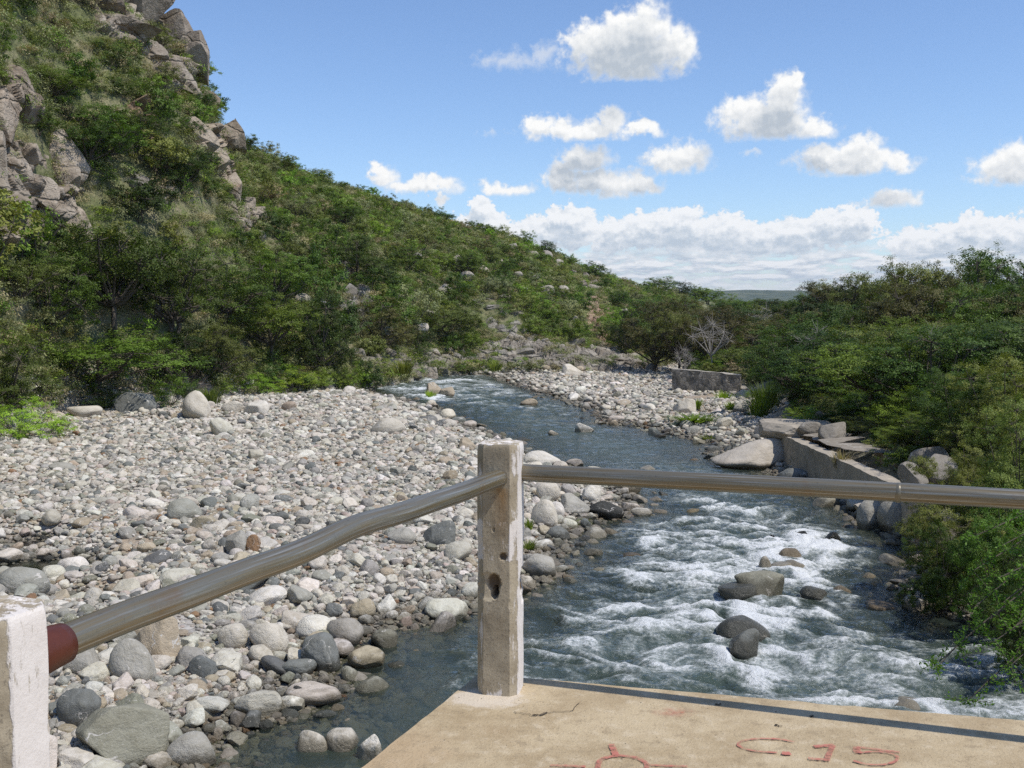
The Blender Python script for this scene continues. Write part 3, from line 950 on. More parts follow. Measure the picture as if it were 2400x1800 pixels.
def flow_coords(x, y):
    """distance downstream, offset across, rapids weight"""
    seg = _cp[1:] - _cp[:-1]; L = np.hypot(*seg.T); S0 = np.concatenate([[0], np.cumsum(L)[:-1]])
    num_s = np.zeros_like(x); num_t = np.zeros_like(x); num_w = np.zeros_like(x); den = np.zeros_like(x)
    for k in range(len(seg)):
        t = np.clip(((x - _cp[k, 0]) * seg[k, 0] + (y - _cp[k, 1]) * seg[k, 1]) / L[k] ** 2, 0, 1)
        dx = x - _cp[k, 0] - t * seg[k, 0]; dy = y - _cp[k, 1] - t * seg[k, 1]
        d2 = dx * dx + dy * dy
        w = 1 / (d2 + .6) ** 2.5
        num_s += w * (S0[k] + t * L[k]); num_t += w * ((dx * seg[k, 1] - dy * seg[k, 0]) / L[k]); num_w += w * (_cw[k] + t * (_cw[k + 1] - _cw[k])); den += w
    return num_s / den, num_t / den, num_w / den


def build_water():
    az = np.radians(np.concatenate([np.arange(-60, -16, 2.0), np.arange(-16, 29, .085), np.arange(29, 110, 2.0)]))
    rr = np.concatenate([[2., 4., 6., 7.0], np.geomspace(7.6, 74, 560)])
    A, Rr = np.meshgrid(az, rr, indexing='ij')
    X = (Rr * np.sin(A)).ravel(); Y = (Rr * np.cos(A)).ravel()
    s, t, w = flow_coords(X, Y)
    sd = -samp(SDW, X, Y)
    Rv = np.hypot(X, Y)
    gzv = ground(X, Y)
    edge = sstep(sd, .1, 1.6)
    near_left = sstep(t, -.5, 2.5)  # calm shallows along the bar on the near reach
    wp = fbm2(s * .35, t * .35, 3, 70)
    s2 = s + .65 * wp + .35 * fbm2(s * 1.2, t * 1.0, 2, 77); t2 = t + .5 * fbm2(s * .4 + 9, t * .4, 3, 71)
    w1 = fbm2(s2 * .85, t2 * .42, 3, 72)
    rid = 1 - np.abs(fbm2(s2 * .75, t2 * .34, 3, 73)) * 2.6
    w2 = fbm2(s2 * 2.6, t2 * 1.5, 3, 74); w3 = fbm2(X * 6.5, Y * 6.5, 2, 75)
    calm = np.where(t > 0, 1, 1)
    shallow_left = 1 - sstep(sd, .6, 3.2) * 1.0
    left_near = (X < 1.4) & (Y < 15.5)
    w = w * edge * np.where(left_near, sstep(X, -1.6, .3), 1)
    rock = np.zeros_like(X); pil = np.zeros_like(X)
    for (rx, ry, rad) in ROCKS_IN_STREAM:
        k = (np.abs(X - rx) < 4) & (np.abs(Y - ry) < 4)
        dx = X[k] - rx; dy = Y[k] - ry
        tt = np.interp(np.hypot(rx, ry), [0, 100], [0, 0])
        d = np.hypot(dx, dy) / rad
        rock[k] = np.maximum(rock[k], np.exp(-((d - 1.15) / .38) ** 2) * .62 * np.clip(.4 + 1.2 * noise2(dx * 3 + rx, dy * 3, 5), 0, 1))
        # tail of foam streaming down from the rock
        tail = np.exp(-(dx / (rad * .8)) ** 2) * np.exp(-((dy + rad * 2.4) / (rad * 1.8)) ** 2)
        rock[k] = np.maximum(rock[k], tail * .45)
        pil[k] += .06 * np.exp(-d ** 2 / 2)
    w4 = 1 - np.abs(fbm2(s2 * 2.1 + 3, t2 * .95, 3, 81)) * 3.0
    amp = .020 + .17 * w
    z = amp * (.50 * (rid - .35) + .75 * w1 + .42 * w2 + .26 * (w4 - .3) + .12 * w3) + pil * w
    z = z * sstep(sd, -.1, .7)
    big = fbm2(s * .22, t * .30, 3, 79)
    foam = w * (.25 + .62 * sstep(rid * .6 + w1 * .8 + .35 * w4, .1, 1.2) + .55 * big + .22 * w4 + .3 * w2) + rock * (.35 + w) + .0
    foam = np.where(w < .2, foam * .6, foam)
    depth = np.clip(z - gzv, 0, 3)
    # riffle line where the river runs over the shore stones
    V = np.stack([X, Y, z], -1)
    fc = grid_faces(len(az), len(rr))[:, ::-1]
    sdq = sd[fc]
    fc = fc[(sdq > -1.3).any(axis=1)]
    used = np.unique(fc); mp = np.full(len(V), -1); mp[used] = np.arange(len(used))
    at = dict(depth=('FLOAT', depth[used]), foam=('FLOAT', foam[used]), rapid=('FLOAT', w[used]), flow=('FLOAT_VECTOR', np.stack([s2, t2, 0 * s], -1)[used]))
    me = mesh_np('river', V[used], [mp[fc]], [M['water']], True, at)
    link('river', me, kind='structure')
    # still pools left on the gravel
    ac = Acc()
    dpt = []
    for pu, pv, pw, ph in POOLS:
        q = atz(pu, pv, .05)
        g = np.linspace(-1, 1, 14)
        gx, gy = np.meshgrid(g * pw * 1.9, g * ph * 3.0, indexing='ij')
        x = q[0] + gx.ravel(); y = q[1] + gy.ravel()
        ac.add(np.stack([x, y, np.full_like(x, .02)], -1), grid_faces(14, 14))
        dpt.append(np.clip(.02 - ground(x, y), 0, 1))
    v, f = ac.get(); n = len(v)
    me = mesh_np('shallow_pool', v, f, [M['water']], True, dict(depth=('FLOAT', np.concatenate(dpt)), foam=('FLOAT', np.full(n, -2.)), rapid=('FLOAT', np.full(n, -.5)), flow=('FLOAT_VECTOR', v)))
    link('water_pools', me, kind='structure')


build_water()


# ------------------------------------------------------------------ stones and rocks
def ico(sub):
    bm = bmesh.new(); bmesh.ops.create_icosphere(bm, subdivisions=sub, radius=1.0)
    V = np.array([v.co[:] for v in bm.verts]); Fc = np.array([[v.index for v in f.verts] for f in bm.faces])
    bm.free(); return V, Fc


ICO = {k: ico(k) for k in (2, 3, 4)}


def rock_mesh(name, seed, sub=3, cuts=8, cmin=.62, cmax=.9, soft=.0, nz=.12, box=0.0, mat='stone', sharp=False, stretch=(1, 1, 1)):
    g = np.random.default_rng(seed)
    V, Fc = ICO[sub]; V = V.copy()
    if box:
        p = 2 + box * 6
        V = V / (np.abs(V) ** p).sum(1)[:, None] ** (1 / p)
    V *= 1 + nz * fbm3(V * 1.1 + seed * 3.7, 3, seed)[:, None]
    for k in range(cuts):
        n = g.normal(size=3); n /= np.linalg.norm(n)
        c = g.uniform(cmin, cmax)
        d = V @ n - c
        if soft:
            push = np.where(d > -soft, (d + soft) ** 2 / (4 * soft), 0); push = np.where(d > soft, d, push)
        else:
            push = np.maximum(d, 0)
        V = V - push[:, None] * n * .97
    V += .028 * (1 if sharp else .6) * fbm3(V * 5 + seed, 3, seed + 5)[:, None] * V
    V *= np.array(stretch)
    ext = (V.max(0) - V.min(0)) / 2; mid = (V.max(0) + V.min(0)) / 2
    V = (V - mid) / ext                                  # fits a unit box from -1 to 1
    return mesh_np(name, V, [Fc], [M[mat]], not sharp)


ROUND = [rock_mesh('rounded_stone', 100 + k, 3, 9, .66, .95, .16, .14) for k in range(9)]
FLATS = [rock_mesh('flat_stone', 200 + k, 3, 8, .6, .95, .12, .16) for k in range(6)]
ANGUL = [rock_mesh('angular_stone', 300 + k, 4, 15, .5, .86, .014, .13) for k in range(8)]
SLABS = [rock_mesh('slab_stone', 400 + k, 4, 9, .6, .9, .02, .1, .6) for k in range(3)]
BLOCKS = [rock_mesh('fractured_block', 500 + k, 4, 16, .5, .92, .015, .2, .5, 'cliff', True) for k in range(8)]
CRAGS = [rock_mesh('crag_block', 600 + k, 4, 22, .52, .9, .01, .3, .25, 'cliff', True) for k in range(6)]
SHAPES = dict(round=ROUND, flat=FLATS, angular=ANGUL, slab=SLABS)
HFAC = dict(round=.78, flat=.5, angular=.75, slab=.5)

occupied = []          # (x, y, radius) of placed feature stones
n_feature = 0
for i, (u, v, wpx, hpx, ck, shp, lab) in enumerate(STONES):
    q = atz(u, v, .1)
    for _ in range(3):
        zg = max(gz(q[0], q[1]), -.06)
        q = atz(u, v, zg)
    dist = math.hypot(q[0], q[1])
    wx = wpx * PXD * dist / 2; hz = hpx * PXD * dist
    dy = wx * (.8 if shp != 'flat' else .9)
    sink = .3
    me = SHAPES[shp][i % len(SHAPES[shp])]
    if shp == 'slab':
        me = SLABS[i % 3]
    ry = q[1] + dy * .6
    zg2 = max(gz(q[0], ry), -.25)
    if u > 1130 and v > 1150 and samp(SDW, np.array([q[0]]), np.array([q[1]]))[0] < -.5: hz = hz * 1.02 + .09; wx *= .88
    if 840 < v < 1050 and samp(SDW, np.array([q[0]]), np.array([q[1]]))[0] < -.3: hz = hz * 1.1 + .08
    top = q[2] + hz - .18 * wx * .5
    zc = (top + (q[2] - sink * hz)) / 2
    hh = max((top - (q[2] - sink * hz)) / 2, .03)
    rot = (random.uniform(-.12, .12), random.uniform(-.12, .12), random.uniform(-.5, .5))
    c = np.array(TINT[ck]) * random.uniform(.92, 1.08)
    bo = link('river_boulder', me, (q[0], ry, zc), rot, (wx * 1.06, dy, hh * 1.08), label=lab, cat='boulder', group='feature boulders of the river bed', tint=c)
    if u > 1130 and 1150 < v < 1500 and samp(SDW, np.array([q[0]]), np.array([q[1]]))[0] < -.5: bo['wetline'] = .10 if ck in ('tan', 'pale', 'white') else .15
    occupied.append((q[0], ry, max(wx, dy)))
    n_feature += 1

# granite whaleback left of the canal wall
G1 = rock_mesh('granite_dome', 711, 4, 9, .72, .97, .12, .15)
_v = np.empty(len(G1.vertices) * 3, np.float32); G1.vertices.foreach_get('co', _v); _v = _v.reshape(-1, 3)
_v[:, 2] = np.where(_v[:, 2] > -.6, -.6 + (_v[:, 2] + .6) * (.62 + .42 * _v[:, 0]), _v[:, 2])     # low towards the river, high towards the wall
G1.vertices.foreach_set('co', _v.ravel()); G1.update()


def big_boulder(name, cols, lab, me, ck, dy=1.0, sink=.4, rotz=0.0, grp=None):
    u0, u1, v0, v1 = cols
    q = atz((u0 + u1) / 2, v1, .1)
    dist = q[1]; wx = (u1 - u0) * PXD * dist / 2; hh = (v1 - v0) * PXD * dist
    o = link(name, me, (q[0], q[1] + wx * dy * .7, .1 + (hh - sink) / 2), (0, 0, rotz), (wx, wx * dy, (hh + sink) / 2), label=lab, cat='boulder', tint=TINT[ck] if isinstance(ck, str) else ck)
    if grp: o['group'] = grp
    occupied.append((q[0], q[1] + wx * dy * .6, wx))
    return o


big_boulder('granite_boulder', (1545, 1715, 928, 1004), 'huge smooth pale granite boulder sloping into the water beside the canal wall', G1, (.52, .465, .39), .8, .35, .12)
big_boulder('granite_boulder', (1636, 1712, 912, 952), 'second smooth granite hump behind the huge boulder, under a concrete slab', ROUND[3], (.50, .45, .38), 1.0, .4)
big_boulder('granite_boulder', (1664, 1706, 938, 1000), 'brown cracked end of granite between the huge boulder and the canal wall', ANGUL[2], (.30, .25, .20), 1.1, .5)

# --- the bed of stones
BARX0, BARX1, BARY0, BARY1, BRES = -34.0, 26.0, 7.5, 82.0, .04
occ = np.zeros((int((BARY1 - BARY0) / BRES), int((BARX1 - BARX0) / BRES)), bool)


def mark(x, y, rad):
    ix = ((x - BARX0) / BRES).astype(int); iy = ((y - BARY0) / BRES).astype(int)
    k = int(np.ceil(rad / BRES))
    for dx in range(-k, k + 1):
        for dy in range(-k, k + 1):
            if dx * dx + dy * dy <= (rad / BRES) ** 2:
                occ[np.clip(iy + dy, 0, occ.shape[0] - 1), np.clip(ix + dx, 0, occ.shape[1] - 1)] = True


for (x, y, rad) in occupied:
    if BARX0 < x < BARX1 and BARY0 < y < BARY1:
        mark(np.array([x]), np.array([y]), rad * .8)

allst = []
for d, frac, rmax in ((.8, .008, 90), (.6, .028, 90), (.46, .055, 90), (.36, .095, 90), (.28, .16, 90), (.22, .28, 90), (.165, .40, 90), (.125, .55, 46), (.095, .62, 34), (.07, .6, 24), (.052, .6, 17)):
    step = d * .92
    gx = np.arange(BARX0 + 1, BARX1 - 1, step); gy = np.arange(BARY0 + .5, min(BARY1 - 1, rmax), step)
    X, Y = np.meshgrid(gx, gy)
    X = (X + rng.uniform(-.45, .45, X.shape) * step).ravel(); Y = (Y + rng.uniform(-.45, .45, Y.shape) * step).ravel()
    r = np.hypot(X, Y); a = np.degrees(np.arctan2(X, Y))
    k = (np.abs(a) < 29) & (r < rmax) & (r > 8)
    X, Y, r, a = X[k], Y[k], r[k], a[k]
    sw = samp(SDW, X, Y); sb = samp(SDB, X, Y)
    low = fbm2(X * .13, Y * .13, 3, 61); sandy = fbm2(X * .35, Y * .35, 3, 62)
    prob = np.full(X.shape, frac)
    big = sstep(d, .24, .45) if not np.isscalar(d) else float(sstep(np.array(d), .24, .45))
    shore = np.exp(-(sw / 2.2) ** 2); nearcam = 1 - sstep(r, 13, 24)
    prob = prob * np.clip(1 + big * (1.3 * shore + 1.0 * nearcam + 2.0 * low - .80), .06, 9)
    prob = np.where(r - foot(a) > -3, prob * 1.3, prob)
    prob = np.where(sandy > .24, prob * (1 - .8 * sstep(sandy, .24, .4)), prob)
    prob = np.where(sw < -.25, prob * np.exp((sw + .25) * .55) * .85, prob)
    ok = (rng.random(X.shape) < prob) & (sw > -7) & (sb < .4) & (r - foot(a) < 1.2)
    X, Y, sw = X[ok], Y[ok], sw[ok]
    ix = ((X - BARX0) / BRES).astype(int); iy = ((Y - BARY0) / BRES).astype(int)
    o_ = max(int(d * .30 / BRES), 0)
    free = ~occ[iy, ix]
    for dx, dy in ((o_, 0), (-o_, 0), (0, o_), (0, -o_)):
        free &= ~occ[np.clip(iy + dy, 0, occ.shape[0] - 1), np.clip(ix + dx, 0, occ.shape[1] - 1)]
    X, Y, sw = X[free], Y[free], sw[free]
    mark(X, Y, d * .40)
    sz = d * rng.uniform(.82, 1.2, X.shape)
    allst.append(np.stack([X, Y, sz, sw], -1))
allst = np.concatenate(allst)
NS = len(allst)
zst = ground(allst[:, 0], allst[:, 1])
# stones lie on the bed; smaller ones fill the gaps a little higher
keys = ['pale', 'white', 'grey', 'slate', 'tan', 'pink', 'rust', 'olive']
kw = np.array([.36, .20, .18, .075, .085, .045, .012, .05]); kw /= kw.sum()
ki = rng.choice(len(keys), NS, p=kw)
ki = np.where((allst[:, 2] > .27) & np.isin(ki, (6, 5)), rng.choice([0, 2, 3], NS), ki)
tints = np.array([TINT[k] for k in keys])[ki] * rng.uniform(.78, 1.15, (NS, 1)) * rng.uniform(.97, 1.03, (NS, 3))
under = sstep(-zst, .02, .25)[:, None]
tints = tints * (1 - under) + under * tints * np.array([.62, .55, .38])
shape_i = rng.choice(3, NS, p=[.26, .26, .48])                 # round, flat, angular
elong = rng.uniform(.68, 1.0, NS); flat = np.array([.74, .46, .66])[shape_i] * rng.uniform(.85, 1.15, NS)
hx = allst[:, 2] / 2; sc = np.stack([hx, hx * elong, hx * flat], -1)
rot = np.stack([rng.normal(0, .2, NS), rng.normal(0, .2, NS), rng.uniform(0, 6.28, NS)], -1)
zc = zst + sc[:, 2] * rng.uniform(.25, .7, NS)
px_u, px_v, _f = to_px(allst[:, 0], allst[:, 1], zc)
seen = (px_u > -20) & (px_u < 2232) & (px_v < 1680) & ~((px_u > 760) & (px_v > 1470 + np.abs(px_u - 1030) * .08) & (px_u > 1030)) & (zst > -.12)
vis = allst[:, 2] / np.hypot(allst[:, 0], allst[:, 1]) * seen
order = np.argsort(-vis)
N_IND = 296 - n_feature
ind = order[:N_IND]; rest = order[N_IND:]
VAR = [ROUND, FLATS, ANGUL]
cname = dict(pale='pale grey', white='whitish', grey='mid-grey', slate='dark slate', tan='tan', pink='pinkish', rust='rusty brown', olive='olive grey')
sname = ['rounded', 'flat', 'angular']


def zone_of(u, v, x, y, sw, ug):
    if sw < .15: return 'standing in the shallows beside the bar'
    if u < 330 and v > 1350: return 'beside the near railing post'
    if v > 1350 and u < 560: return 'under the left rail'
    if v > 1330: return 'by the shallow inlet left of the deck'
    if u > 1100 and v > 1030 and u < 1450: return 'on the point right of the corner post'
    if u > 820 and v > 1030: return 'left of the corner post'
    if u > 1050 and v < 1000: return 'on the gravel island beyond the stream'
    if v < 960 and u < 420: return 'at the foot of the hill'
    if v < 1000: return 'on the far part of the gravel bar'
    if u < 420: return 'on the left of the bar'
    return 'on the middle of the bar'


ORD = ['leftmost', 'second from left', 'third from left', 'fourth from left', 'fifth from left', 'sixth from left', 'seventh from left', 'eighth from left', 'ninth from left', 'tenth from left', 'eleventh from left', 'twelfth from left', 'thirteenth from left', 'fourteenth from left', 'fifteenth from left', 'sixteenth from left', 'seventeenth from left', 'eighteenth from left', 'nineteenth from left', 'twentieth from left']
ind_info = {}
for j in ind:
    zn = zone_of(px_u[j], px_v[j], allst[j, 0], allst[j, 1], allst[j, 3], 0)
    ind_info.setdefault((cname[keys[ki[j]]], sname[shape_i[j]], zn), []).append(j)
src_objs = {}
for (cn, sn, zn), js in ind_info.items():
    js.sort(key=lambda j: px_u[j])
    for n_, j in enumerate(js):
        lst = VAR[shape_i[j]]
        vi = int(j) % len(lst)
        lab = f'{cn} {sn} stone {zn}' + ('' if len(js) == 1 else f', {ORD[n_]}' if n_ < len(ORD) else ', at the right')
        o = link('river_stone', lst[vi], (allst[j, 0], allst[j, 1], zc[j]), rot[j], sc[j], label=lab, cat='stone', group='stones of the gravel bar', tint=tints[j])
        src_objs.setdefault((shape_i[j], vi), o)


def gn_scatter(name, pos, rot, scl, var, tint, sources, label=None, parent=None):
    n = len(pos)
    me = mesh_np(name, pos, [], [], False, dict(rot=('FLOAT_VECTOR', rot), scl=('FLOAT_VECTOR', scl), var=('INT', var), tint=('FLOAT_COLOR', np.concatenate([tint, np.ones((n, 1))], 1))))
    o = link(name, me, kind='stuff', label=label, parent=parent)
    g = bpy.data.node_groups.new(name, 'GeometryNodeTree')
    g.interface.new_socket('Geometry', in_out='INPUT', socket_type='NodeSocketGeometry')
    g.interface.new_socket('Geometry', in_out='OUTPUT', socket_type='NodeSocketGeometry')
    N = g.nodes; L = g.links
    gi = N.new('NodeGroupInput'); go = N.new('NodeGroupOutput')
    iop = N.new('GeometryNodeInstanceOnPoints'); iop.inputs['Pick Instance'].default_value = True
    L.new(gi.outputs[0], iop.inputs['Points'])
    jn = N.new('GeometryNodeJoinGeometry')
    for s in reversed(sources):
        oi = N.new('GeometryNodeObjectInfo'); oi.transform_space = 'ORIGINAL'; oi.inputs['Object'].default_value = s
        ti = N.new('GeometryNodeGeometryToInstance')
        L.new(oi.outputs['Geometry'], ti.inputs[0]); L.new(ti.outputs[0], jn.inputs[0])
    L.new(jn.outputs[0], iop.inputs['Instance'])
    for nm, ty, sock in (('rot', 'FLOAT_VECTOR', 'Rotation'), ('scl', 'FLOAT_VECTOR', 'Scale'), ('var', 'INT', 'Instance Index')):
        na = N.new('GeometryNodeInputNamedAttribute'); na.data_type = ty; na.inputs[0].default_value = nm
        L.new(na.outputs[0], iop.inputs[sock])
    L.new(iop.outputs[0], go.inputs[0])
    md = o.modifiers.new('scatter', 'NODES'); md.node_group = g
    return o


skeys = list(src_objs.keys())
by_shape = {s: [i for i, k in enumerate(skeys) if k[0] == s] for s in range(3)}
for s in range(3):
    if not by_shape[s]: by_shape[s] = list(range(len(skeys)))
var = np.array([by_shape[shape_i[j]][int(j) % len(by_shape[shape_i[j]])] for j in rest])
gn_scatter('river_gravel', np.stack([allst[rest, 0], allst[rest, 1], zc[rest]], -1), rot[rest], sc[rest], var, tints[rest], [src_objs[k] for k in skeys], 'smaller loose stones covering the gravel bar and river bed')
print('STONES', NS)


# ------------------------------------------------------------------ vegetation builders
def leaf_quads(C, nrm, size, g, aspect=2.0):
    n = len(C)
    a = g.normal(size=(n, 3)); a -= nrm * (a * nrm).sum(1)[:, None]; a /= np.linalg.norm(a, axis=1)[:, None] + 1e-9
    b = np.cross(nrm, a)
    L = (size * g.uniform(.6, 1.25, n))[:, None]; W = L / aspect
    V = np.stack([C - a * L / 2, C + b * W / 2, C + a * L / 2, C - b * W / 2], 1).reshape(-1, 3)
    return V, np.arange(4 * n).reshape(-1, 4)


def bez(p0, p1, p2, n):
    t = np.linspace(0, 1, n)[:, None]
    return (1 - t) ** 2 * p0 + 2 * t * (1 - t) * p1 + t * t * p2


def plant(seed, n_leaf, leaf, lobes=8, spread=.5, trunk_h=.28, stems=2, lobe_r=(.2, .34), sig=.055, aspect=2.0, per=22, trunk_r=.03, flat=.72, bare=0, tw=4, zr=(.28, .80)):
    """a plant of about unit height: trunk and limbs (V, F) and leaves (V, F, lv)"""
    g = np.random.default_rng(seed)
    wood = Acc()
    cent = []
    for k in range(lobes):
        an = k * 2.399 + g.uniform(-.5, .5); rad = spread * math.sqrt((k + .4) / lobes) * .78
        zz = trunk_h + (1 - trunk_h) * g.uniform(*zr) * (1 - .42 * (rad / spread) ** 2)
        cent.append(np.array([math.cos(an) * rad, math.sin(an) * rad, zz]))
    base = [np.array([g.uniform(-.06, .06), g.uniform(-.06, .06), -.04]) * (1 if stems > 1 else .2) for _ in range(stems)]
    heads = []
    for k in range(stems):
        tgt = np.mean([cent[i] for i in range(lobes) if i % stems == k] or [cent[0]], axis=0)
        hd = np.array([tgt[0] * .5, tgt[1] * .5, trunk_h * g.uniform(.8, 1.15)])
        mid = (base[k] + hd) / 2 + g.normal(size=3) * .05
        V, Fq = tube(bez(base[k], mid, hd, 6), np.linspace(trunk_r, trunk_r * .7, 6), 6); wood.add(V, Fq)
        heads.append(hd)
    CL = []; CN = []
    for i, c in enumerate(cent):
        hd = heads[i % stems]
        mid = (hd + c) / 2 + np.array([0, 0, -.03]) + g.normal(size=3) * .05
        V, Fq = tube(bez(hd, mid, c, 5), np.linspace(trunk_r * .6, trunk_r * .22, 5), 5); wood.add(V, Fq)
        lr = g.uniform(*lobe_r) * spread / .5
        ncl = max(int(n_leaf / per / lobes), 3)
        d = g.normal(size=(ncl, 3)); d[:, 2] = d[:, 2] * .9 + .28; d /= np.linalg.norm(d, axis=1)[:, None]
        rr = lr * g.uniform(.35, 1.08, ncl) ** .6
        p = c + d * rr[:, None] * np.array([1, 1, flat])
        p[:, 2] = np.maximum(p[:, 2], .06)
        for q in p[:tw]:
            V, Fq = tube(bez(c, (c + q) / 2 + g.normal(size=3) * .02, q, 4), np.linspace(trunk_r * .2, trunk_r * .06, 4), 4); wood.add(V, Fq)
        CL.append(p); CN.append(d)
    wv, wf = wood.get()
    if bare:
        return (wv, wf), None
    CL = np.concatenate(CL); CN = np.concatenate(CN)
    m = np.repeat(np.arange(len(CL)), per)
    pos = CL[m] + g.normal(size=(len(m), 3)) * sig * np.array([1, 1, .62])
    nn = CN[m] * .75 + g.normal(size=(len(m), 3)) * .42 + np.array([0.0, 0, .55])
    nn /= np.linalg.norm(nn, axis=1)[:, None]
    lv = np.repeat(np.clip(g.normal(.45, .20, len(CL))[m] + g.normal(0, .12, len(m)), 0, 1), 4)
    pos[:, 2] = np.maximum(pos[:, 2], .015)
    V, Fq = leaf_quads(pos, nn, leaf, g, aspect)
    return (wv, wf), (V, Fq, lv)


def plant_parts(name, leafmat='leaf', bark='bark', **kw):
    (wv, wf), lf = plant(**kw)
    tm = mesh_np(name + '_trunk', wv, wf, [M[bark]], True)
    if lf is None: return tm, None
    return tm, mesh_np(name + '_crown', lf[0], [lf[1]], [M[leafmat]], False, dict(lv=('FLOAT', lf[2])))


def plant_single(name, leafmat='leaf', **kw):
    (wv, wf), (V, Fq, lv) = plant(**kw)
    n = len(wv)
    mi = np.concatenate([np.ones(sum(len(f) for f in wf), int), np.zeros(len(Fq), int)])
    return mesh_np(name, np.concatenate([wv, V]), list(wf) + [Fq + n], [M[leafmat], M['bark']], False, dict(lv=('FLOAT', np.concatenate([np.zeros(n), lv]))), mi)


SHRUB = [plant_single('shrub', seed=20 + k, n_leaf=3800, leaf=.052, zr=(.12, .8), lobes=6 + k % 4, spread=.55 + .06 * (k % 3), trunk_h=.12, stems=3, lobe_r=(.22, .34), sig=.046, per=52, trunk_r=.018, tw=5) for k in range(8)]
SCRUB = [plant_single('scrub', seed=60 + k, n_leaf=420, leaf=.13, lobes=4, spread=.7, trunk_h=.06, stems=3, lobe_r=(.26, .4), sig=.12, per=12, trunk_r=.012, aspect=3.0, tw=3) for k in range(4)]
TREE = [plant_parts('tree', seed=80 + k, n_leaf=20000, leaf=.021, lobes=13 + 2 * (k % 3), spread=.56, trunk_h=(.26, .12, .18)[k % 3], stems=1 + k % 3, lobe_r=((.15, .26), (.13, .22), (.14, .24))[k % 3], sig=(.026, .024, .025)[k % 3], per=62, trunk_r=.024, tw=8, flat=(.72, .95, .85)[k % 3], zr=((.30, .80), (.10, .86), (.15, .84))[k % 3]) for k in range(9)]
BUSH = [plant_parts('bush', seed=120 + k, n_leaf=14000, leaf=.026, lobes=12, spread=.62, trunk_h=.05, zr=(.1, .82), stems=4, lobe_r=(.2, .32), sig=.032, per=56, trunk_r=.014, tw=8, aspect=2.6) for k in range(4)]
BIGB = [plant_parts('big_bush', seed=140 + k, n_leaf=70000, leaf=.0142, lobes=26, spread=.6, trunk_h=.05, zr=(.06, .84), stems=4, lobe_r=(.11, .20), sig=.0175, per=84, trunk_r=.014, tw=10) for k in range(2)]
BARE = [plant_parts('bare', bark='dead', seed=160 + k, n_leaf=3000, leaf=.02, lobes=10, spread=.6, trunk_h=.3, stems=1 + k, lobe_r=(.22, .34), per=12, trunk_r=.022, bare=1, tw=16) for k in range(2)]

GREEN = dict(dark=(.085, .138, .018), mid=(.142, .220, .027), fresh=(.205, .325, .031), olive=(.175, .208, .045), grey=(.26, .285, .130), dry=(.34, .295, .165), deep=(.053, .092, .015), brown=(.128, .122, .036))
GW = dict(dark='dark green', mid='mid-green', fresh='fresh green', olive='olive green', grey='grey-green', dry='dry straw-coloured', deep='deep green', brown='brownish green')


def put_tree(name, parts, x, y, h, w, ck, label, cat, group, rz=None, z=None, shade=1.0):
    zz = gz(x, y) if z is None else z
    e = bpy.data.objects.new(name, None); COL.objects.link(e)
    e.empty_display_size = .3
    e.location = (x, y, zz); e.rotation_euler = (0, 0, random.uniform(0, 6.28) if rz is None else rz)
    e.scale = (w, w, h)
    tag(e, label, cat, group)
    t = link('trunk', parts[0], parent=e)
    if parts[1] is not None:
        c = link('crown', parts[1], parent=e)
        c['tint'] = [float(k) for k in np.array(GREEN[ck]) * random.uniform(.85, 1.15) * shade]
    return e


used_labels = {}


def uniq(lab):
    """number repeats by where they stand in their row"""
    used_labels[lab] = used_labels.get(lab, 0) + 1
    return used_labels[lab]


# ------------------------------------------------------------------ rock outcrops of the hill
def outcrop(label, pts, name='rock_outcrop', tint=(.30, .255, .205), meshes=None, depth=.9, cat='rock outcrop', dip=None):
    """pts: (col, row, width px, height px) of single blocks; each is a part standing in the slope"""
    first = None
    par = None
    dipr = (random.uniform(-.2, .2), random.uniform(-.25, .25), random.uniform(-.4, .4)) if dip is None else dip
    for i, (u, v, wp, hp) in enumerate(pts):
        q = hit(u, v)
        if q is None:
            q = hit(u - 12, v + 14)
            if q is None: continue
            d = ray(u, v); d = d / math.hypot(d[0], d[1])
            rr = math.hypot(q[0], q[1]); q = np.array([d[0] * rr, d[1] * rr, HC + d[2] * rr])
        rr = math.hypot(q[0], q[1])
        if par is None:
            par = bpy.data.objects.new(name, None); COL.objects.link(par)
            par.location = q; tag(par, label, cat); first = q
        wx = wp * PXD * rr / 2; hz = hp * PXD * rr / 2
        ms = meshes or (CRAGS + BLOCKS)
        me = ms[random.randrange(len(ms))]
        dy = (wx + hz) / 2 * depth
        off = q - first
        dirr = np.array([q[0], q[1], 0]) / rr
        off = off + dirr * dy * .35
        o = link('rock_block', me, off, (dipr[0] + random.uniform(-.15, .15), dipr[1] + random.uniform(-.15, .15), dipr[2] + random.uniform(-.4, .4) + random.choice([0, math.pi])), (wx * 1.12, dy, hz * 1.12), parent=par)
        o['tint'] = [float(k) for k in np.array(tint) * random.uniform(.8, 1.15)]
    return par


def fill(poly, n, wr, hr, seed):
    """n blocks spread inside a pixel polygon"""
    g = np.random.default_rng(seed)
    poly = np.array(poly, float); lo = poly.min(0); hi = poly.max(0)
    out = []; tries = 0
    while len(out) < n and tries < 4000:
        tries += 1
        p = lo + (hi - lo) * g.random(2)
        if poly_sd(poly, np.array([p[0]]), np.array([p[1]]))[0] < 0: continue
        w = g.uniform(*wr); h = g.uniform(*hr)
        if any(abs(p[0] - q[0]) < (w + q[2]) * .27 and abs(p[1] - q[1]) < (h + q[3]) * .27 for q in out): continue
        out.append((p[0], p[1], w, h))
    out.sort(key=lambda q: q[1])
    return out


EXCL = []        # pixel polygons kept clear of shrubs


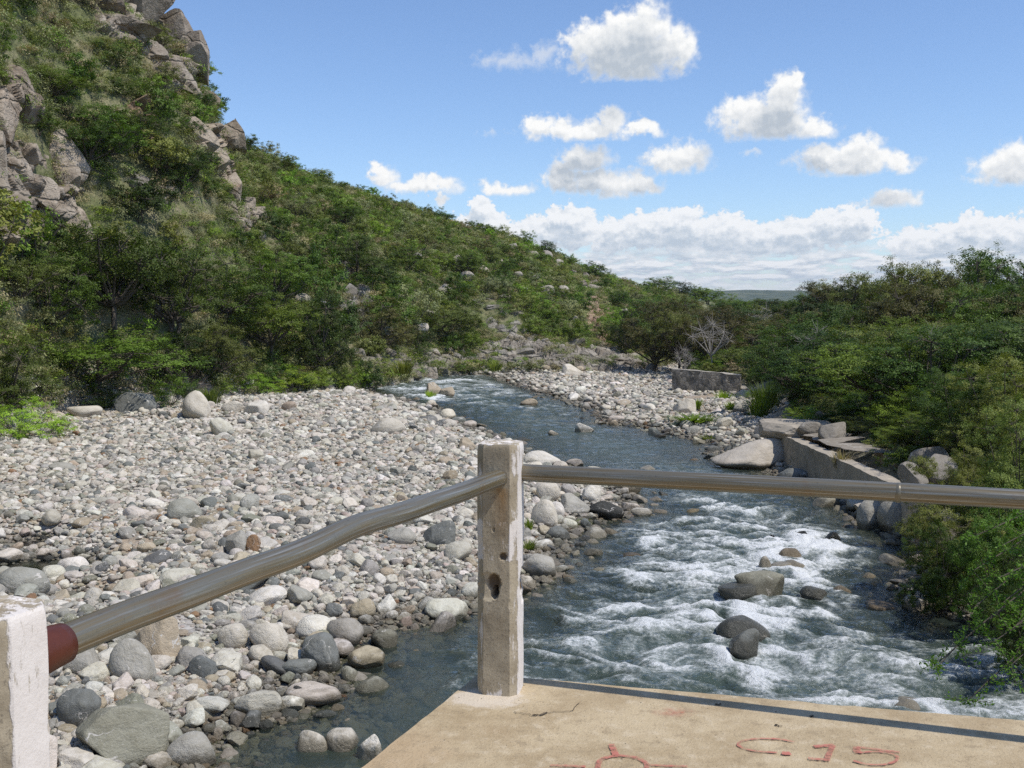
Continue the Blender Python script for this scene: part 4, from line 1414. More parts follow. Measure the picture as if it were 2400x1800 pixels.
def hits(u, v):
    """vectorised: first ground point along many sight lines"""
    uu = np.asarray(u) * 2400 / 2212; vv = np.asarray(v) * 2400 / 2212
    dx = (uu - 1200) / F; dy = (900 - vv) / F
    D = np.stack([dx, math.cos(PITCH) + dy * math.sin(PITCH), -math.sin(PITCH) + dy * math.cos(PITCH)], -1)
    D /= np.hypot(D[:, 0], D[:, 1])[:, None]
    lo = np.full(len(D), 34.0); hi = np.full(len(D), np.nan)
    prev = lo.copy()
    for q in np.arange(35.0, 135, 1.0):
        m_ = np.isnan(hi)
        if not m_.any(): break
        k = np.where(m_)[0]
        below = HC + D[k, 2] * q < ground(D[k, 0] * q, D[k, 1] * q)
        hi[k[below]] = q; lo[k[below]] = q - 1.0
    ok = ~np.isnan(hi); hi = np.where(ok, hi, 100.); lo = np.where(ok, lo, 99.)
    for _ in range(6):
        md = (lo + hi) / 2
        below = HC + D[:, 2] * md < ground(D[:, 0] * md, D[:, 1] * md)
        hi = np.where(below, md, hi); lo = np.where(below, lo, md)
    return np.stack([D[:, 0] * hi, D[:, 1] * hi, HC + D[:, 2] * hi], -1), ok


def cells(p, seed):
    """offset of the fractured block that a point belongs to: flat tilted facets with steps between them"""
    ip = np.floor(p); best = np.full(len(p), 1e9); val = np.zeros(len(p)); sec = np.full(len(p), 1e9)
    for dx in (-1, 0, 1):
        for dy in (-1, 0, 1):
            for dz in (-1, 0, 1):
                c = ip + np.array([dx, dy, dz])
                h = [_hash(c[:, 0], c[:, 1], c[:, 2], seed + k) for k in range(7)]
                q = c + np.stack(h[:3], -1)
                d = ((p - q) ** 2).sum(1)
                v = (h[3] - .5) * 1.3 + ((p - q) * (np.stack(h[4:7], -1) - .5)).sum(1) * 1.1
                m_ = d < best
                sec = np.where(m_, best, np.minimum(sec, d))
                val = np.where(m_, v, val); best = np.where(m_, d, best)
    edge = np.sqrt(sec) - np.sqrt(best)
    return val, edge


def rock_face(par, poly, tint, seed, cell=2.6, amp=.85, step=2.4, lift=.25):
    poly = np.array(poly, float); lo = poly.min(0); hi = poly.max(0)
    us = np.arange(lo[0], hi[0] + step, step); vs_ = np.arange(lo[1], hi[1] + step, step)
    Ug, Vg = np.meshgrid(us, vs_, indexing='ij')
    u = Ug.ravel(); v = Vg.ravel()
    sd = poly_sd(poly, u, v) + 9 * fbm2(u * .035, v * .035, 3, seed)
    P, ok = hits(u, v)
    e = .5
    gx = (ground(P[:, 0] + e, P[:, 1]) - ground(P[:, 0] - e, P[:, 1])) / (2 * e); gy = (ground(P[:, 0], P[:, 1] + e) - ground(P[:, 0], P[:, 1] - e)) / (2 * e)
    N_ = np.stack([-gx, -gy, np.ones(len(P))], -1); N_ /= np.linalg.norm(N_, axis=1)[:, None]
    w = P + .35 * np.stack([fbm3(P * .5 + k * 9, 2, seed + k) for k in range(3)], -1) * 1.6
    A1, E1 = cells(w * np.array([1, 1, 1.25]) / cell, seed)
    A2, E2 = cells(w * np.array([1, 1, 1.6]) / (cell * .36), seed + 11)
    crack = -.30 * np.exp(-(E1 / .05) ** 2) - .12 * np.exp(-(E2 / .07) ** 2)
    disp = lift + amp * A1 + amp * .36 * A2 + crack * cell * .4 + .10 * fbm3(P * 2.5, 4, seed + 5)
    fade = sstep(sd, -2, 9)
    disp = np.maximum(disp, -.1) * fade - .5 * (1 - fade)
    V = P + N_ * disp[:, None]
    n, m_ = Ug.shape
    fc = grid_faces(n, m_)
    dist = np.linalg.norm(P, axis=1)
    good = (ok[fc].all(1)) & (sd[fc].max(1) > -4) & (dist[fc].max(1) - dist[fc].min(1) < 3.0)
    fc = fc[good]
    if not len(fc): return
    used = np.unique(fc); mp = np.full(len(V), -1); mp[used] = np.arange(len(used))
    # finer facets: split into triangles along the shorter fold
    q = mp[fc]; tri = np.concatenate([q[:, [0, 1, 2]], q[:, [0, 2, 3]]])[:, ::-1]
    me = mesh_np('rock_face', V[used] - np.array(par.location), [tri], [M['cliff']], False)
    o = link('rock_face', me, parent=par)
    o['tint'] = [float(k) for k in tint]


def cliff(label, poly, n, wr, hr, seed, face=None, keep=.30, **kw):
    EXCL.append(poly)
    par = outcrop(label, fill(poly, max(int(n * keep), 3), wr, hr, seed), **kw)
    if par is not None and face != 0:
        c, am = face or (2.6, .85)
        rock_face(par, poly, np.array(kw.get('tint', (.4, .35, .29))) * 1.0, seed * 7, c, am)
    return par


cliff('great pale rock face on the skyline at the top of the left hill', [(195, -10), (300, 0), (345, 50), (405, 95), (425, 130), (425, 165), (380, 185), (330, 150), (300, 110), (250, 95), (200, 60)], 36, (70, 150), (56, 120), 1, tint=(.40, .345, .285), depth=.7)
cliff('dark overhanging ledge just below the great rock face', [(375, 165), (432, 175), (455, 230), (440, 245), (395, 215), (350, 190)], 9, (44, 80), (36, 60), 2, tint=(.35, .30, .245))
cliff('layered pale buttress on the skyline half way down the spur', [(430, 268), (480, 268), (500, 320), (512, 390), (490, 420), (455, 370), (415, 320)], 15, (50, 96), (44, 90), 3, tint=(.43, .36, .28))
cliff('round-headed pale crag at the left edge below the hill top', [(-30, 180), (25, 190), (55, 235), (50, 280), (0, 300), (-30, 300)], 8, (60, 104), (60, 104), 4, tint=(.41, .34, .27))
cliff('long broken cliff at the left edge above the big trees', [(-30, 300), (45, 300), (110, 330), (140, 380), (200, 430), (205, 480), (150, 500), (60, 520), (0, 540), (-30, 530)], 34, (64, 140), (50, 110), 5, tint=(.40, .34, .275), depth=.7)
cliff('rusty stained rock step in the gully between the two cliffs', [(250, 210), (290, 220), (325, 250), (330, 320), (300, 330), (280, 270), (240, 240)], 8, (30, 52), (30, 54), 6, tint=(.33, .235, .155))
cliff('grey rock rib half hidden by shrubs under the rusty step', [(270, 380), (330, 400), (370, 470), (350, 500), (300, 450)], 9, (34, 60), (44, 74), 7, tint=(.33, .305, .27))
cliff('small cluster of pale blocks with a dark gap in mid slope', [(480, 440), (545, 440), (570, 475), (530, 500), (485, 480)], 8, (34, 60), (24, 44), 8, tint=(.41, .35, .28), face=(1.3, .45), keep=.7)
cliff('dark grey rock rib above the bushes of the left bank', [(720, 590), (765, 600), (805, 680), (790, 720), (750, 700), (735, 640)], 13, (30, 54), (36, 64), 9, tint=(.31, .29, .255), face=(1.5, .6), keep=.6)
cliff('reddish stacked rock pillar on the slope across the far stream', [(1250, 645), (1290, 640), (1315, 690), (1318, 745), (1290, 760), (1262, 700)], 18, (26, 48), (16, 32), 10, tint=(.47, .335, .24), meshes=BLOCKS, face=(1.1, .5), keep=.8)
cliff('string of pale blocks rising above the reddish pillar', [(1225, 585), (1260, 590), (1305, 630), (1290, 645), (1250, 620)], 11, (18, 34), (14, 24), 11, tint=(.42, .365, .31), meshes=BLOCKS, face=0, keep=1)
cliff('tumbled grey rock slope falling to the far stream', [(1040, 740), (1130, 730), (1240, 745), (1330, 750), (1405, 778), (1425, 800), (1330, 808), (1200, 800), (1080, 795), (1010, 790)], 60, (24, 62), (16, 36), 12, tint=(.36, .325, .275), face=(1.7, .26), keep=1.1)
cliff('steep stony foot of the slope behind the bank bushes', [(770, 770), (860, 770), (950, 765), (1030, 775), (1010, 798), (900, 815), (800, 820)], 32, (24, 50), (18, 34), 13, tint=(.36, .325, .275), face=(1.4, .24), keep=1.0)
cliff('pale and grey rocks in the bank below the left trees', [(360, 810), (400, 800), (440, 830), (450, 856), (390, 860)], 9, (34, 60), (28, 50), 14, tint=(.41, .355, .29), face=(1.1, .45), keep=.8)
cliff('grey ledge with an orange stone among the left trees', [(325, 625), (365, 620), (362, 690), (330, 690)], 5, (34, 54), (30, 44), 15, tint=(.34, .32, .29), face=0, keep=1)
cliff('loose dark slabs scattered on the slope above the far bend', [(1010, 640), (1090, 640), (1130, 690), (1150, 735), (1070, 735), (1030, 700)], 16, (20, 40), (14, 28), 16, tint=(.33, .305, .265), face=0, keep=1)

# single boulders lying on the slope
g = np.random.default_rng(5)
hb = [(1040, 590), (1105, 545), (1120, 600), (1065, 625), (1150, 560), (1180, 560), (1205, 580), (1130, 640), (1180, 640), (1215, 640), (1080, 575), (1160, 610), (1010, 610), (985, 570), (960, 640), (1235, 700), (1200, 690), (900, 560),
      (655, 655), (690, 660), (620, 560), (560, 520), (1345, 690), (1360, 740), (870, 700), (830, 730), (905, 720), (925, 690)]
wherew = ['near the ridge', 'in mid slope', 'low on the slope']
hbl = []
for (u, v) in hb:
    q = hit(u, v)
    if q is not None: hbl.append((u, v, q))
hbl.sort(key=lambda k: k[0])
cnt = {}
for i, (u, v, q) in enumerate(hbl):
    rr = math.hypot(q[0], q[1]); s = g.uniform(17, 34) * PXD * rr / 2 * 1.25
    wz = wherew[0 if v < 590 else 1 if v < 660 else 2]
    cnt[wz] = cnt.get(wz, 0) + 1
    lab = f'weathered boulder between shrubs {wz} of the hill, ' + (ORD[cnt[wz] - 1] if cnt[wz] <= len(ORD) else 'at the right end')
    link('hill_boulder', (ROUND + ANGUL)[i % 17], (q[0], q[1], q[2] + s * .42), (g.uniform(-.3, .3), g.uniform(-.3, .3), g.uniform(0, 6)), (s, s * g.uniform(.7, 1), s * g.uniform(.6, .9)), label=lab, cat='boulder', group='boulders on the hillside', tint=np.array((.43, .385, .33)) * g.uniform(.8, 1.1))


# ------------------------------------------------------------------ hillside shrubs and trees
def in_excl(u, v, pad=0):
    for poly in EXCL:
        if poly_sd(poly, np.array([u]), np.array([v]))[0] > pad: return True
    return False


EXP = [np.array(p, float) for p in EXCL]


def excl_np(u, v, pad=4, drops=(0, 14, 30)):
    bad = np.zeros(u.shape, bool)
    for p in EXP:
        for dv in drops:
            bad |= poly_sd(p, u, v - dv) > pad
    return bad


def hill_samples(n, seed, t0=.0, t1=1.02):
    gg = np.random.default_rng(seed)
    N_ = n * 22
    a = gg.uniform(-27.5, 10, N_); r = np.sqrt(gg.uniform(30 ** 2, 135 ** 2, N_))
    r0 = foot(a); r1, z1 = ridge(a)
    t = (r - r0) / (r1 - r0)
    k = (t > t0) & (t < t1)
    a, r, t = a[k], r[k], t[k]
    x = r * np.sin(np.radians(a)); y = r * np.cos(np.radians(a)); z = ground(x, y)
    e = .35
    sl = np.hypot(ground(x + e, y) - z, ground(x, y + e) - z) / e
    k = gg.random(len(x)) < np.clip(np.sqrt(1 + sl * sl), 1, 5) / 5
    k = np.where(k)[0][:n]
    x, y, z, t, r = x[k], y[k], z[k], t[k], r[k]
    u, v, _ = to_px(x, y, z)
    return x, y, z, u, v, t, r


# large trees first
hill_trees = [  # base col, base row, width px, height px, colour, label
    (210, 872, 380, 158, 'mid', 'low spreading tree with bright flat crown on the left bank, trunk showing'),
    (20, 905, 210, 170, 'dark', 'dark bushy tree at the left edge behind the light green bush'),
    (395, 862, 190, 130, 'deep', 'dark tree right of the low spreading tree, in front of pale rocks'),
    (250, 740, 330, 270, 'dark', 'largest dark green tree in the left trees, below the long cliff'),
    (110, 745, 260, 200, 'dark', 'dark tree left of the largest dark green tree'),
    (370, 735, 230, 210, 'dark', 'dark tree right of the largest dark green tree'),
    (40, 690, 190, 130, 'olive', 'olive tree at the left edge under the long cliff'),
    (480, 700, 240, 170, 'mid', 'broad mid-green tree in mid slope right of the grey ledge'),
    (470, 830, 200, 150, 'olive', 'olive-green feathery tree above the bank bushes'),
    (590, 790, 230, 170, 'mid', 'mid-green tree above the bright green bank bushes'),
    (695, 810, 170, 175, 'deep', 'very dark upright tree above the right end of the bank bushes'),
    (590, 665, 190, 120, 'mid', 'green tree with dark limbs in the middle of the slope'),
    (190, 385, 170, 120, 'dark', 'dark tree right of the long cliff near the top left'),
    (230, 365, 200, 120, 'mid', 'mid-green tree in the gully between the cliffs'),
    (300, 330, 120, 90, 'dark', 'dark tree on the spur above the layered buttress'),
    (430, 262, 78, 66, 'dark', 'round dark tree on the skyline spur above the layered buttress'),
    (395, 420, 170, 120, 'deep', 'dark tree below the layered buttress'),
    (350, 110, 64, 54, 'olive', 'small tree growing on the great rock face'),
    (120, 240, 150, 90, 'mid', 'bushy green tree left of the great rock face'),
    (820, 760, 170, 120, 'brown', 'brownish tree half way along the far left bank'),
    (900, 770, 80, 80, 'deep', 'dark compact tree at the foot of the slope by the far bend'),
    (960, 740, 150, 90, 'olive', 'olive tree on the slope above the far bend'),
    (770, 615, 150, 100, 'dark', 'dark tree in mid slope above the grey rock rib'),
    (1000, 600, 90, 60, 'dark', 'dark tree on the slope below the ridge boulders'),
    (525, 322, 66, 42, 'dark', 'wide dark tree on the ridge right beside the spur'),
    (615, 362, 66, 48, 'olive', 'open-crowned tree standing on the ridge line'),
    (690, 388, 66, 38, 'grey', 'thin grey tree on the ridge line left of the white cloud'),
    (960, 476, 54, 36, 'dark', 'dark tree on the ridge where the bank of clouds begins'),
    (1290, 592, 66, 42, 'dark', 'dark tree at the end of the ridge above the pale blocks'),
    (1350, 770, 90, 110, 'deep', 'dark tree right of the reddish pillar at the far bend'),
    (1335, 680, 60, 60, 'dark', 'dark shrubby tree above the far bend'),
    (1180, 555, 60, 36, 'dark', 'small dark tree on the far ridge'),
    (830, 470, 80, 50, 'mid', 'green tree just below the ridge line in the middle'),
    (745, 500, 90, 60, 'dark', 'dark tree in the upper slope left of the middle'),
    (640, 480, 100, 70, 'grey', 'grey-green tree in the upper slope beside the spur'),
    (880, 590, 100, 66, 'dark', 'dark tree in the middle of the long slope'),
]
tree_xy = []
for i, (u, v, wp, hp, ck, lab) in enumerate(hill_trees):
    q = hit(u, v)
    if q is None:
        q = hit(u, v + 12)
        if q is None: continue
    rr = math.hypot(q[0], q[1])
    h = hp * PXD * rr; w = wp * PXD * rr
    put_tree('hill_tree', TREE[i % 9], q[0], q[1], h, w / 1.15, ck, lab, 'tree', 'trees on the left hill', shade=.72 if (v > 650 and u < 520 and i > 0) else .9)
    tree_xy.append((q[0], q[1], w * .38))

x, y, z, u, v, t, r = hill_samples(5200, 31)
gg = np.random.default_rng(32)
size = (1.0 + 1.5 * gg.random(len(x)) ** 1.6) * np.where(t < .35, 1.35, 1.0) * (1 - .28 * sstep(r, 82, 96))
bare = fbm2(x * .09, y * .09, 3, 91)
ok = ~excl_np(u, v) & (u > -90) & (u < 1500) & (v > -80) & (bare < .34)
txy = np.array(tree_xy)
acc = []; cell = {}
for i in np.where(ok)[0]:
    s = size[i] * .5
    cx_, cy_ = int(x[i] // 2), int(y[i] // 2)
    bad = False
    for dx in (-1, 0, 1):
        for dy in (-1, 0, 1):
            for jx in cell.get((cx_ + dx, cy_ + dy), ()):
                if (x[i] - x[jx]) ** 2 + (y[i] - y[jx]) ** 2 < (.78 * (s + size[jx] * .5)) ** 2: bad = True; break
            if bad: break
        if bad: break
    if bad or (len(txy) and ((txy[:, 0] - x[i]) ** 2 + (txy[:, 1] - y[i]) ** 2 < (txy[:, 2] * .7) ** 2).any()): continue
    acc.append(i); cell.setdefault((cx_, cy_), []).append(i)
acc = np.array(acc)
print('HILL SHRUBS', len(acc))
visz = size[acc] / r[acc] * ((u[acc] > -20) & (v[acc] > -10))
od = acc[np.argsort(-visz)]
ck_list = ['dark', 'mid', 'fresh', 'olive', 'grey', 'dry', 'deep', 'brown']
ckp = np.array([.22, .24, .09, .17, .17, .03, .05, .03]); ckp /= ckp.sum()
ckc = gg.choice(len(ck_list), len(x), p=ckp)
lowdark = (t < .45) & (u < 850) & np.isin(ckc, (4, 5)) & (gg.random(len(x)) < .8)
ckc = np.where(lowdark, gg.choice([0, 1, 6], len(x)), ckc)


def hill_zone(u, v, t):
    if t > .93: return 'along the ridge line' if u > 500 else 'on the crest of the rocky spur'
    if u < 250: side = 'at the left end'
    elif u < 520: side = 'below the rocky spur'
    elif u < 800: side = 'right of the spur'
    elif u < 1050: side = 'in the middle'
    else: side = 'above the far bend'
    return side + ' of the ' + ('lower' if t < .33 else 'middle' if t < .66 else 'upper') + ' slope'


N_SHRUB = 262
named = od[:N_SHRUB]
grp = {}
for i in named:
    grp.setdefault((ck_list[ckc[i]], hill_zone(u[i], v[i], t[i])), []).append(i)
shr_src = []
for (ck, zn), lst in grp.items():
    lst.sort(key=lambda i: u[i])
    for n_, i in enumerate(lst):
        k = int(i) % 8
        lab = f'{GW[ck]} shrub {zn}' + ('' if len(lst) == 1 else f', {ORD[n_]}' if n_ < len(ORD) else ', at the right')
        s = size[i]
        o = link('hill_shrub', SHRUB[k], (x[i], y[i], z[i] - .08), (0, 0, gg.uniform(0, 6.28)), (s * .95, s * .95, s * gg.uniform(.8, 1.1)), label=lab, cat='shrub', group='shrubs on the left hillside', tint=np.array(GREEN[ck]) * gg.uniform(.85, 1.15))
        if k not in [q[0] for q in shr_src]: shr_src.append((k, o))
shr_src.sort(key=lambda q: q[0])
restS = od[N_SHRUB:]
tt = np.array([GREEN[ck_list[c]] for c in ckc[restS]]) * gg.uniform(.8, 1.2, (len(restS), 1))
gn_scatter('hillside_shrubbery', np.stack([x[restS], y[restS], z[restS] - .08], -1), np.stack([0 * x[restS], 0 * x[restS], gg.uniform(0, 6.28, len(restS))], -1),
           np.stack([size[restS] * .95, size[restS] * .95, size[restS] * gg.uniform(.75, 1.1, len(restS))], -1), np.arange(len(restS)) % len(shr_src), tt, [o for _, o in shr_src], 'mass of smaller shrubs covering the left hillside')

# low scrub and dry grass between the shrubs
sc_src = [link('hill_scrub', SCRUB[k], (*(hit(*p)[:2]), hit(*p)[2]), (0, 0, k), (.8, .8, .7), label=l, cat='shrub', group='low scrub on the hill', tint=GREEN[c]) for k, (p, c, l) in enumerate([
    ((880, 640), 'grey', 'low grey-green scrub on the open slope in the middle'), ((700, 540), 'dry', 'low straw-coloured scrub on the upper slope'),
    ((1100, 680), 'olive', 'low olive scrub on the slope left of the reddish pillar'), ((610, 430), 'grey', 'low grey scrub right of the spur near the ridge')])]
x2, y2, z2, u2, v2, t2, r2 = hill_samples(9000, 41)
ok = ~(excl_np(u2, v2, 8, (0, 8)) & (gg.random(len(u2)) > .30)) & (u2 > -90)
x2, y2, z2, u2, v2 = x2[ok], y2[ok], z2[ok], u2[ok], v2[ok]
n2 = len(x2); s2 = gg.uniform(.35, .95, n2)
c2 = gg.choice(len(ck_list), n2, p=np.array([.05, .15, .07, .20, .34, .16, .0, .03]))
gn_scatter('hillside_scrub', np.stack([x2, y2, z2 - .04], -1), np.stack([0 * x2, 0 * x2, gg.uniform(0, 6.28, n2)], -1), np.stack([s2, s2, s2 * gg.uniform(.6, 1.1, n2)], -1),
           np.arange(n2) % 4, np.array([GREEN[ck_list[c]] for c in c2]) * gg.uniform(.8, 1.25, (n2, 1)), sc_src, 'low scrub and dry grass between the hillside shrubs')

# woods of the plain beyond the valley
gf = np.random.default_rng(19)
nf = 2600
af = gf.uniform(4, 30, nf); rf = 160 * np.exp(gf.random(nf) * math.log(1500 / 160))
xf = rf * np.sin(np.radians(af)); yf = rf * np.cos(np.radians(af)); hf = gf.uniform(2.2, 4.6, nf) * np.where(rf > 400, 1.3, 1)
hf = np.minimum(hf, np.maximum(HC + rf * math.tan(R(.12)) - ground(xf, yf), 1.2))
gn_scatter('distant_woods', np.stack([xf, yf, ground(xf, yf) - .2], -1), np.stack([0 * xf, 0 * xf, gf.uniform(0, 6.28, nf)], -1), np.stack([hf * 1.5, hf * 1.5, hf], -1), np.arange(nf) % len(shr_src),
           np.array([GREEN[ck_list[c]] for c in gf.choice(5, nf)]) * .9, [o for _, o in shr_src], 'distant woods on the plain beyond the valley')

# bright bushes along the left bank
for i, (uu, vv, wp, hp, ck, lab) in enumerate([
    (40, 948, 190, 78, 'fresh', 'light green bush at the left edge on the shore stones'), (555, 854, 100, 52, 'fresh', 'bright green bank bush, left one of the low row on the left shore'),
    (625, 850, 130, 54, 'fresh', 'widest bright green bank bush in the low row on the left shore'), (690, 842, 70, 40, 'mid', 'small green bank bush right of the widest one'),
    (738, 840, 66, 46, 'mid', 'darker green bank bush near the right end of the low row'), (785, 838, 44, 34, 'fresh', 'last small green bush at the right end of the low row'),
    (370, 880, 120, 66, 'mid', 'green bush at the foot of pale rocks right of the low spreading tree'), (225, 885, 110, 56, 'deep', 'dark bush left of the dark flat-topped block'),
    (130, 936, 44, 40, 'olive', 'small grassy bush on the shore right of the light green bush'), (830, 812, 80, 40, 'olive', 'olive bush on the far left bank by the bend'),
    (935, 806, 70, 36, 'olive', 'yellowish bush at the water by the far bend'), (905, 800, 60, 60, 'deep', 'dark bush right at the far bend'), (480, 858, 60, 44, 'mid', 'green bush left of the bright bank row'),
    (1000, 806, 70, 24, 'olive', 'low yellow-green bush at the foot of the tumbled rocks')]):
    q = hit(uu, vv, 20)
    if q is None: continue
    rr = math.hypot(q[0], q[1])
    put_tree('bank_bush', BUSH[i % 4], q[0], q[1], hp * PXD * rr / .84, wp * PXD * rr / 1.2, ck, lab, 'bush', 'bushes along the left bank', shade=1.15)

# ------------------------------------------------------------------ right bank woods
SKY_R = [(1380, 622), (1450, 632), (1560, 642), (1640, 645), (1700, 652), (1760, 628), (1800, 602), (1850, 604), (1930, 596), (1960, 560), (2010, 550), (2060, 572), (2110, 558), (2160, 584), (2212, 578), (2320, 560), (2500, 560)]
SRU = np.array([p[0] for p in SKY_R], float); SRV = np.array([p[1] for p in SKY_R], float)
right_trees = []
g = np.random.default_rng(77)


def row(us, rlo, rhi, vtop, wr, cks, what):
    for k, uu in enumerate(us):
        rr = g.uniform(rlo, rhi)
        vt = vtop(uu) + g.uniform(0, 30)
        right_trees.append((uu + g.uniform(-12, 12), rr, vt, g.uniform(*wr), cks[g.integers(len(cks))], what))


row(np.arange(1400, 1800, 33), 112, 150, lambda q: np.interp(q, SRU, SRV) - 4, (4.5, 7), ['dark', 'mid', 'olive', 'deep'], 'in the far row at the valley end')
row(np.arange(1420, 1760, 34), 84, 105, lambda q: np.interp(q, SRU, SRV) + 20, (5, 7.5), ['dark', 'olive', 'mid', 'brown'], 'in the second row at the valley end')
row(np.arange(1420, 1740, 36), 62, 76, lambda q: 664, (5, 7), ['deep', 'dark', 'olive', 'brown'], 'behind the far stone wall')
row(np.arange(1745, 2420, 32), 56, 70, lambda q: np.interp(q, SRU, SRV) - 12, (4.4, 6.4), ['dark', 'deep', 'olive', 'mid', 'brown'], 'on the skyline of the right bank')
row(np.arange(1715, 2440, 40), 46, 54, lambda q: np.interp(q, SRU, SRV) + 46, (4.2, 6), ['dark', 'mid', 'olive', 'deep', 'brown'], 'in the second row of the right bank')
row(np.arange(1735, 2450, 44), 38, 44, lambda q: np.interp(q, [1650, 1800, 2000, 2300], [752, 735, 700, 690]), (3.8, 5.4), ['dark', 'mid', 'olive', 'deep'], 'in the third row of the right bank')
row(np.arange(1880, 2500, 74), 30, 35, lambda q: np.interp(q, [1850, 2000, 2300], [790, 745, 690]), (3.8, 5), ['deep', 'dark', 'mid'], 'in the front row of the right bank')
lab_groups = {}
for T in right_trees: lab_groups.setdefault((T[4], T[5]), []).append(T)
ti = 0
for (ck, what), lst in lab_groups.items():
    lst.sort(key=lambda T: T[0])
    for n_, (uu, rr, vt, w, _, _) in enumerate(lst):
        a, _e = az_el(uu, 700)
        x_, y_ = rr * math.sin(R(a)), rr * math.cos(R(a))
        zg = gz(x_, y_)
        d = ray(uu, vt); top = HC + d[2] / math.hypot(d[0], d[1]) * rr
        h = max(top - zg, 2.2) / .87
        lab = f'{GW[ck]} tree {what}' + ('' if len(lst) == 1 else f', {ORD[n_]}' if n_ < len(ORD) else '')
        put_tree('bank_tree', TREE[(1, 2, 4, 5, 7, 8, 0)[ti % 7]], x_, y_, h, w * .78, ck, lab, 'tree', 'trees of the right bank', shade=.92)
        ti += 1

# undergrowth on the right bank
gu = np.random.default_rng(23)
xu = gu.uniform(3, 52, 16000); yu = np.where(np.arange(16000) < 14500, gu.uniform(12, 105, 16000), gu.uniform(7.5, 20, 16000))
sbu = samp(SDB, xu, yu); ru = np.hypot(xu, yu); au = np.degrees(np.arctan2(xu, yu))
dcan = np.abs((xu - atz(1690, 934, .95)[0]) * 1.0 + 0) * 0 + poly_sd([P2(1660, 900, .9), P2(1690, 950, .9), P2(2052, 1120, .9), P2(2140, 1085, .9), P2(1960, 1005, .9), P2(1800, 920, .9)], xu, yu)
ku = (sbu > 1.0) & (np.abs(au) < 47) & (dcan < .1) & (gu.random(16000) < .46)
xu, yu, ru = xu[ku], yu[ku], ru[ku]; nu = len(xu); su = gu.uniform(.5, 1.3, nu) * np.where(ru > 50, 1.2, .9)
gn_scatter('bank_undergrowth', np.stack([xu, yu, ground(xu, yu) - .05], -1), np.stack([0 * xu, 0 * xu, gu.uniform(0, 6.28, nu)], -1), np.stack([su, su, su * gu.uniform(.5, .9, nu)], -1), np.arange(nu) % len(shr_src),
           np.array([GREEN[ck_list[c]] for c in gu.choice(7, nu, p=[.25, .25, .1, .22, .1, .03, .05])]) * gu.uniform(.75, 1.1, (nu, 1)), [o for _, o in shr_src], 'low undergrowth under the trees of the right bank')

# bushes in front of the woods
for i, (uu, vv, rr, wp, vt, ck, kind, lab) in enumerate([
    (1640, 0, 47, 90, 842, 'fresh', 'BUSH', 'fresh green bush at the right end of the far stone wall'),
    (1545, 0, 58, 90, 778, 'fresh', 'BUSH', 'fresh green bush on top behind the far stone wall'),
    (1690, 0, 46, 110, 800, 'deep', 'BUSH', 'dark bush right of the far stone wall'),
    (1760, 0, 40, 170, 832, 'mid', 'BUSH', 'broad green bush above the concrete slab'),
    (1850, 0, 37, 200, 800, 'mid', 'BUSH', 'large green bush in front of the right woods'),
    (1800, 0, 34, 110, 892, 'olive', 'BUSH', 'grassy green bush beside the concrete slab'),
    (1870, 0, 33, 150, 838, 'fresh', 'BUSH', 'light green bush above the canal'),
    (1905, 0, 30, 170, 900, 'olive', 'BUSH', 'olive bush overhanging the canal slabs'),
    (1965, 0, 29.5, 190, 820, 'fresh', 'BUSH', 'sunlit green bush right of the olive one'),
    (1990, 0, 27, 200, 890, 'mid', 'BIGB', 'big leafy bush over the lower end of the canal'),
    (2080, 0, 25.5, 260, 790, 'dark', 'BIGB', 'tall dark bush behind the right rail'),
    (2180, 0, 24, 300, 770, 'olive', 'BIGB', 'tall olive bush at the right edge behind the rail'),
    (2080, 0, 20.8, 230, 955, 'olive', 'BIGB', 'dry-tipped bush on the bank right behind the rail'),
    (2210, 0, 18.5, 290, 860, 'olive', 'BIGB', 'yellowish bush at the right edge just above the rail'),
    (2085, 0, 17.6, 270, 1060, 'olive', 'BIGB', 'dark bush overhanging the rapids under the right rail'),
    (2040, 0, 16.6, 190, 1130, 'dark', 'BIGB', 'dark bush end drooping to the rapids, farthest left of the right bushes'),
    (2205, 0, 15.8, 270, 1060, 'dark', 'BIGB', 'dark leafy bush at the right edge under the rail'),
    (2250, 0, 14.0, 260, 1150, 'deep', 'BIGB', 'deep green bush low at the right edge over the water')]):
    a, _e = az_el(uu, 900)
    x_, y_ = rr * math.sin(R(a)), rr * math.cos(R(a))
    zg = max(gz(x_, y_), -.05)
    d = ray(uu, vt); top = HC + d[2] / math.hypot(d[0], d[1]) * rr
    h = max(top - zg, .6) / .92
    S = BUSH if kind == 'BUSH' else BIGB
    put_tree('bush', S[i % len(S)], x_, y_, h, wp * PXD * rr / 1.3, ck, lab, 'bush', 'bushes of the right bank', z=zg)

# bare pale trees
for i, (uu, rr, vt, wp, lab) in enumerate([(1535, 57.5, 672, 120, 'bare pale tree above the far stone wall'), (1765, 44, 690, 110, 'bare grey tree among the right woods'), (2015, 37, 690, 120, 'bare grey twigs showing in the right woods'),
                                           (1650, 82, 650, 70, 'small bare tree at the valley end'), (1480, 57, 735, 60, 'low bare branch tree left of the far stone wall top')]):
    a, _e = az_el(uu, 700)
    x_, y_ = rr * math.sin(R(a)), rr * math.cos(R(a)); zg = gz(x_, y_)
    d = ray(uu, vt); top = HC + d[2] / math.hypot(d[0], d[1]) * rr
    put_tree('bare_tree', BARE[i % 2], x_, y_, max(top - zg, 1.5) / .92, wp * PXD * rr / 1.3, 'dry', lab, 'dead tree', 'bare trees')
q = hit(110, 700)
BARK_DARK = mesh_np('dark_snag_trunk', *plant(seed=171, n_leaf=3000, leaf=.02, lobes=5, spread=.5, trunk_h=.45, stems=1, per=12, trunk_r=.03, bare=1, tw=4)[0], [M['bark']], True)
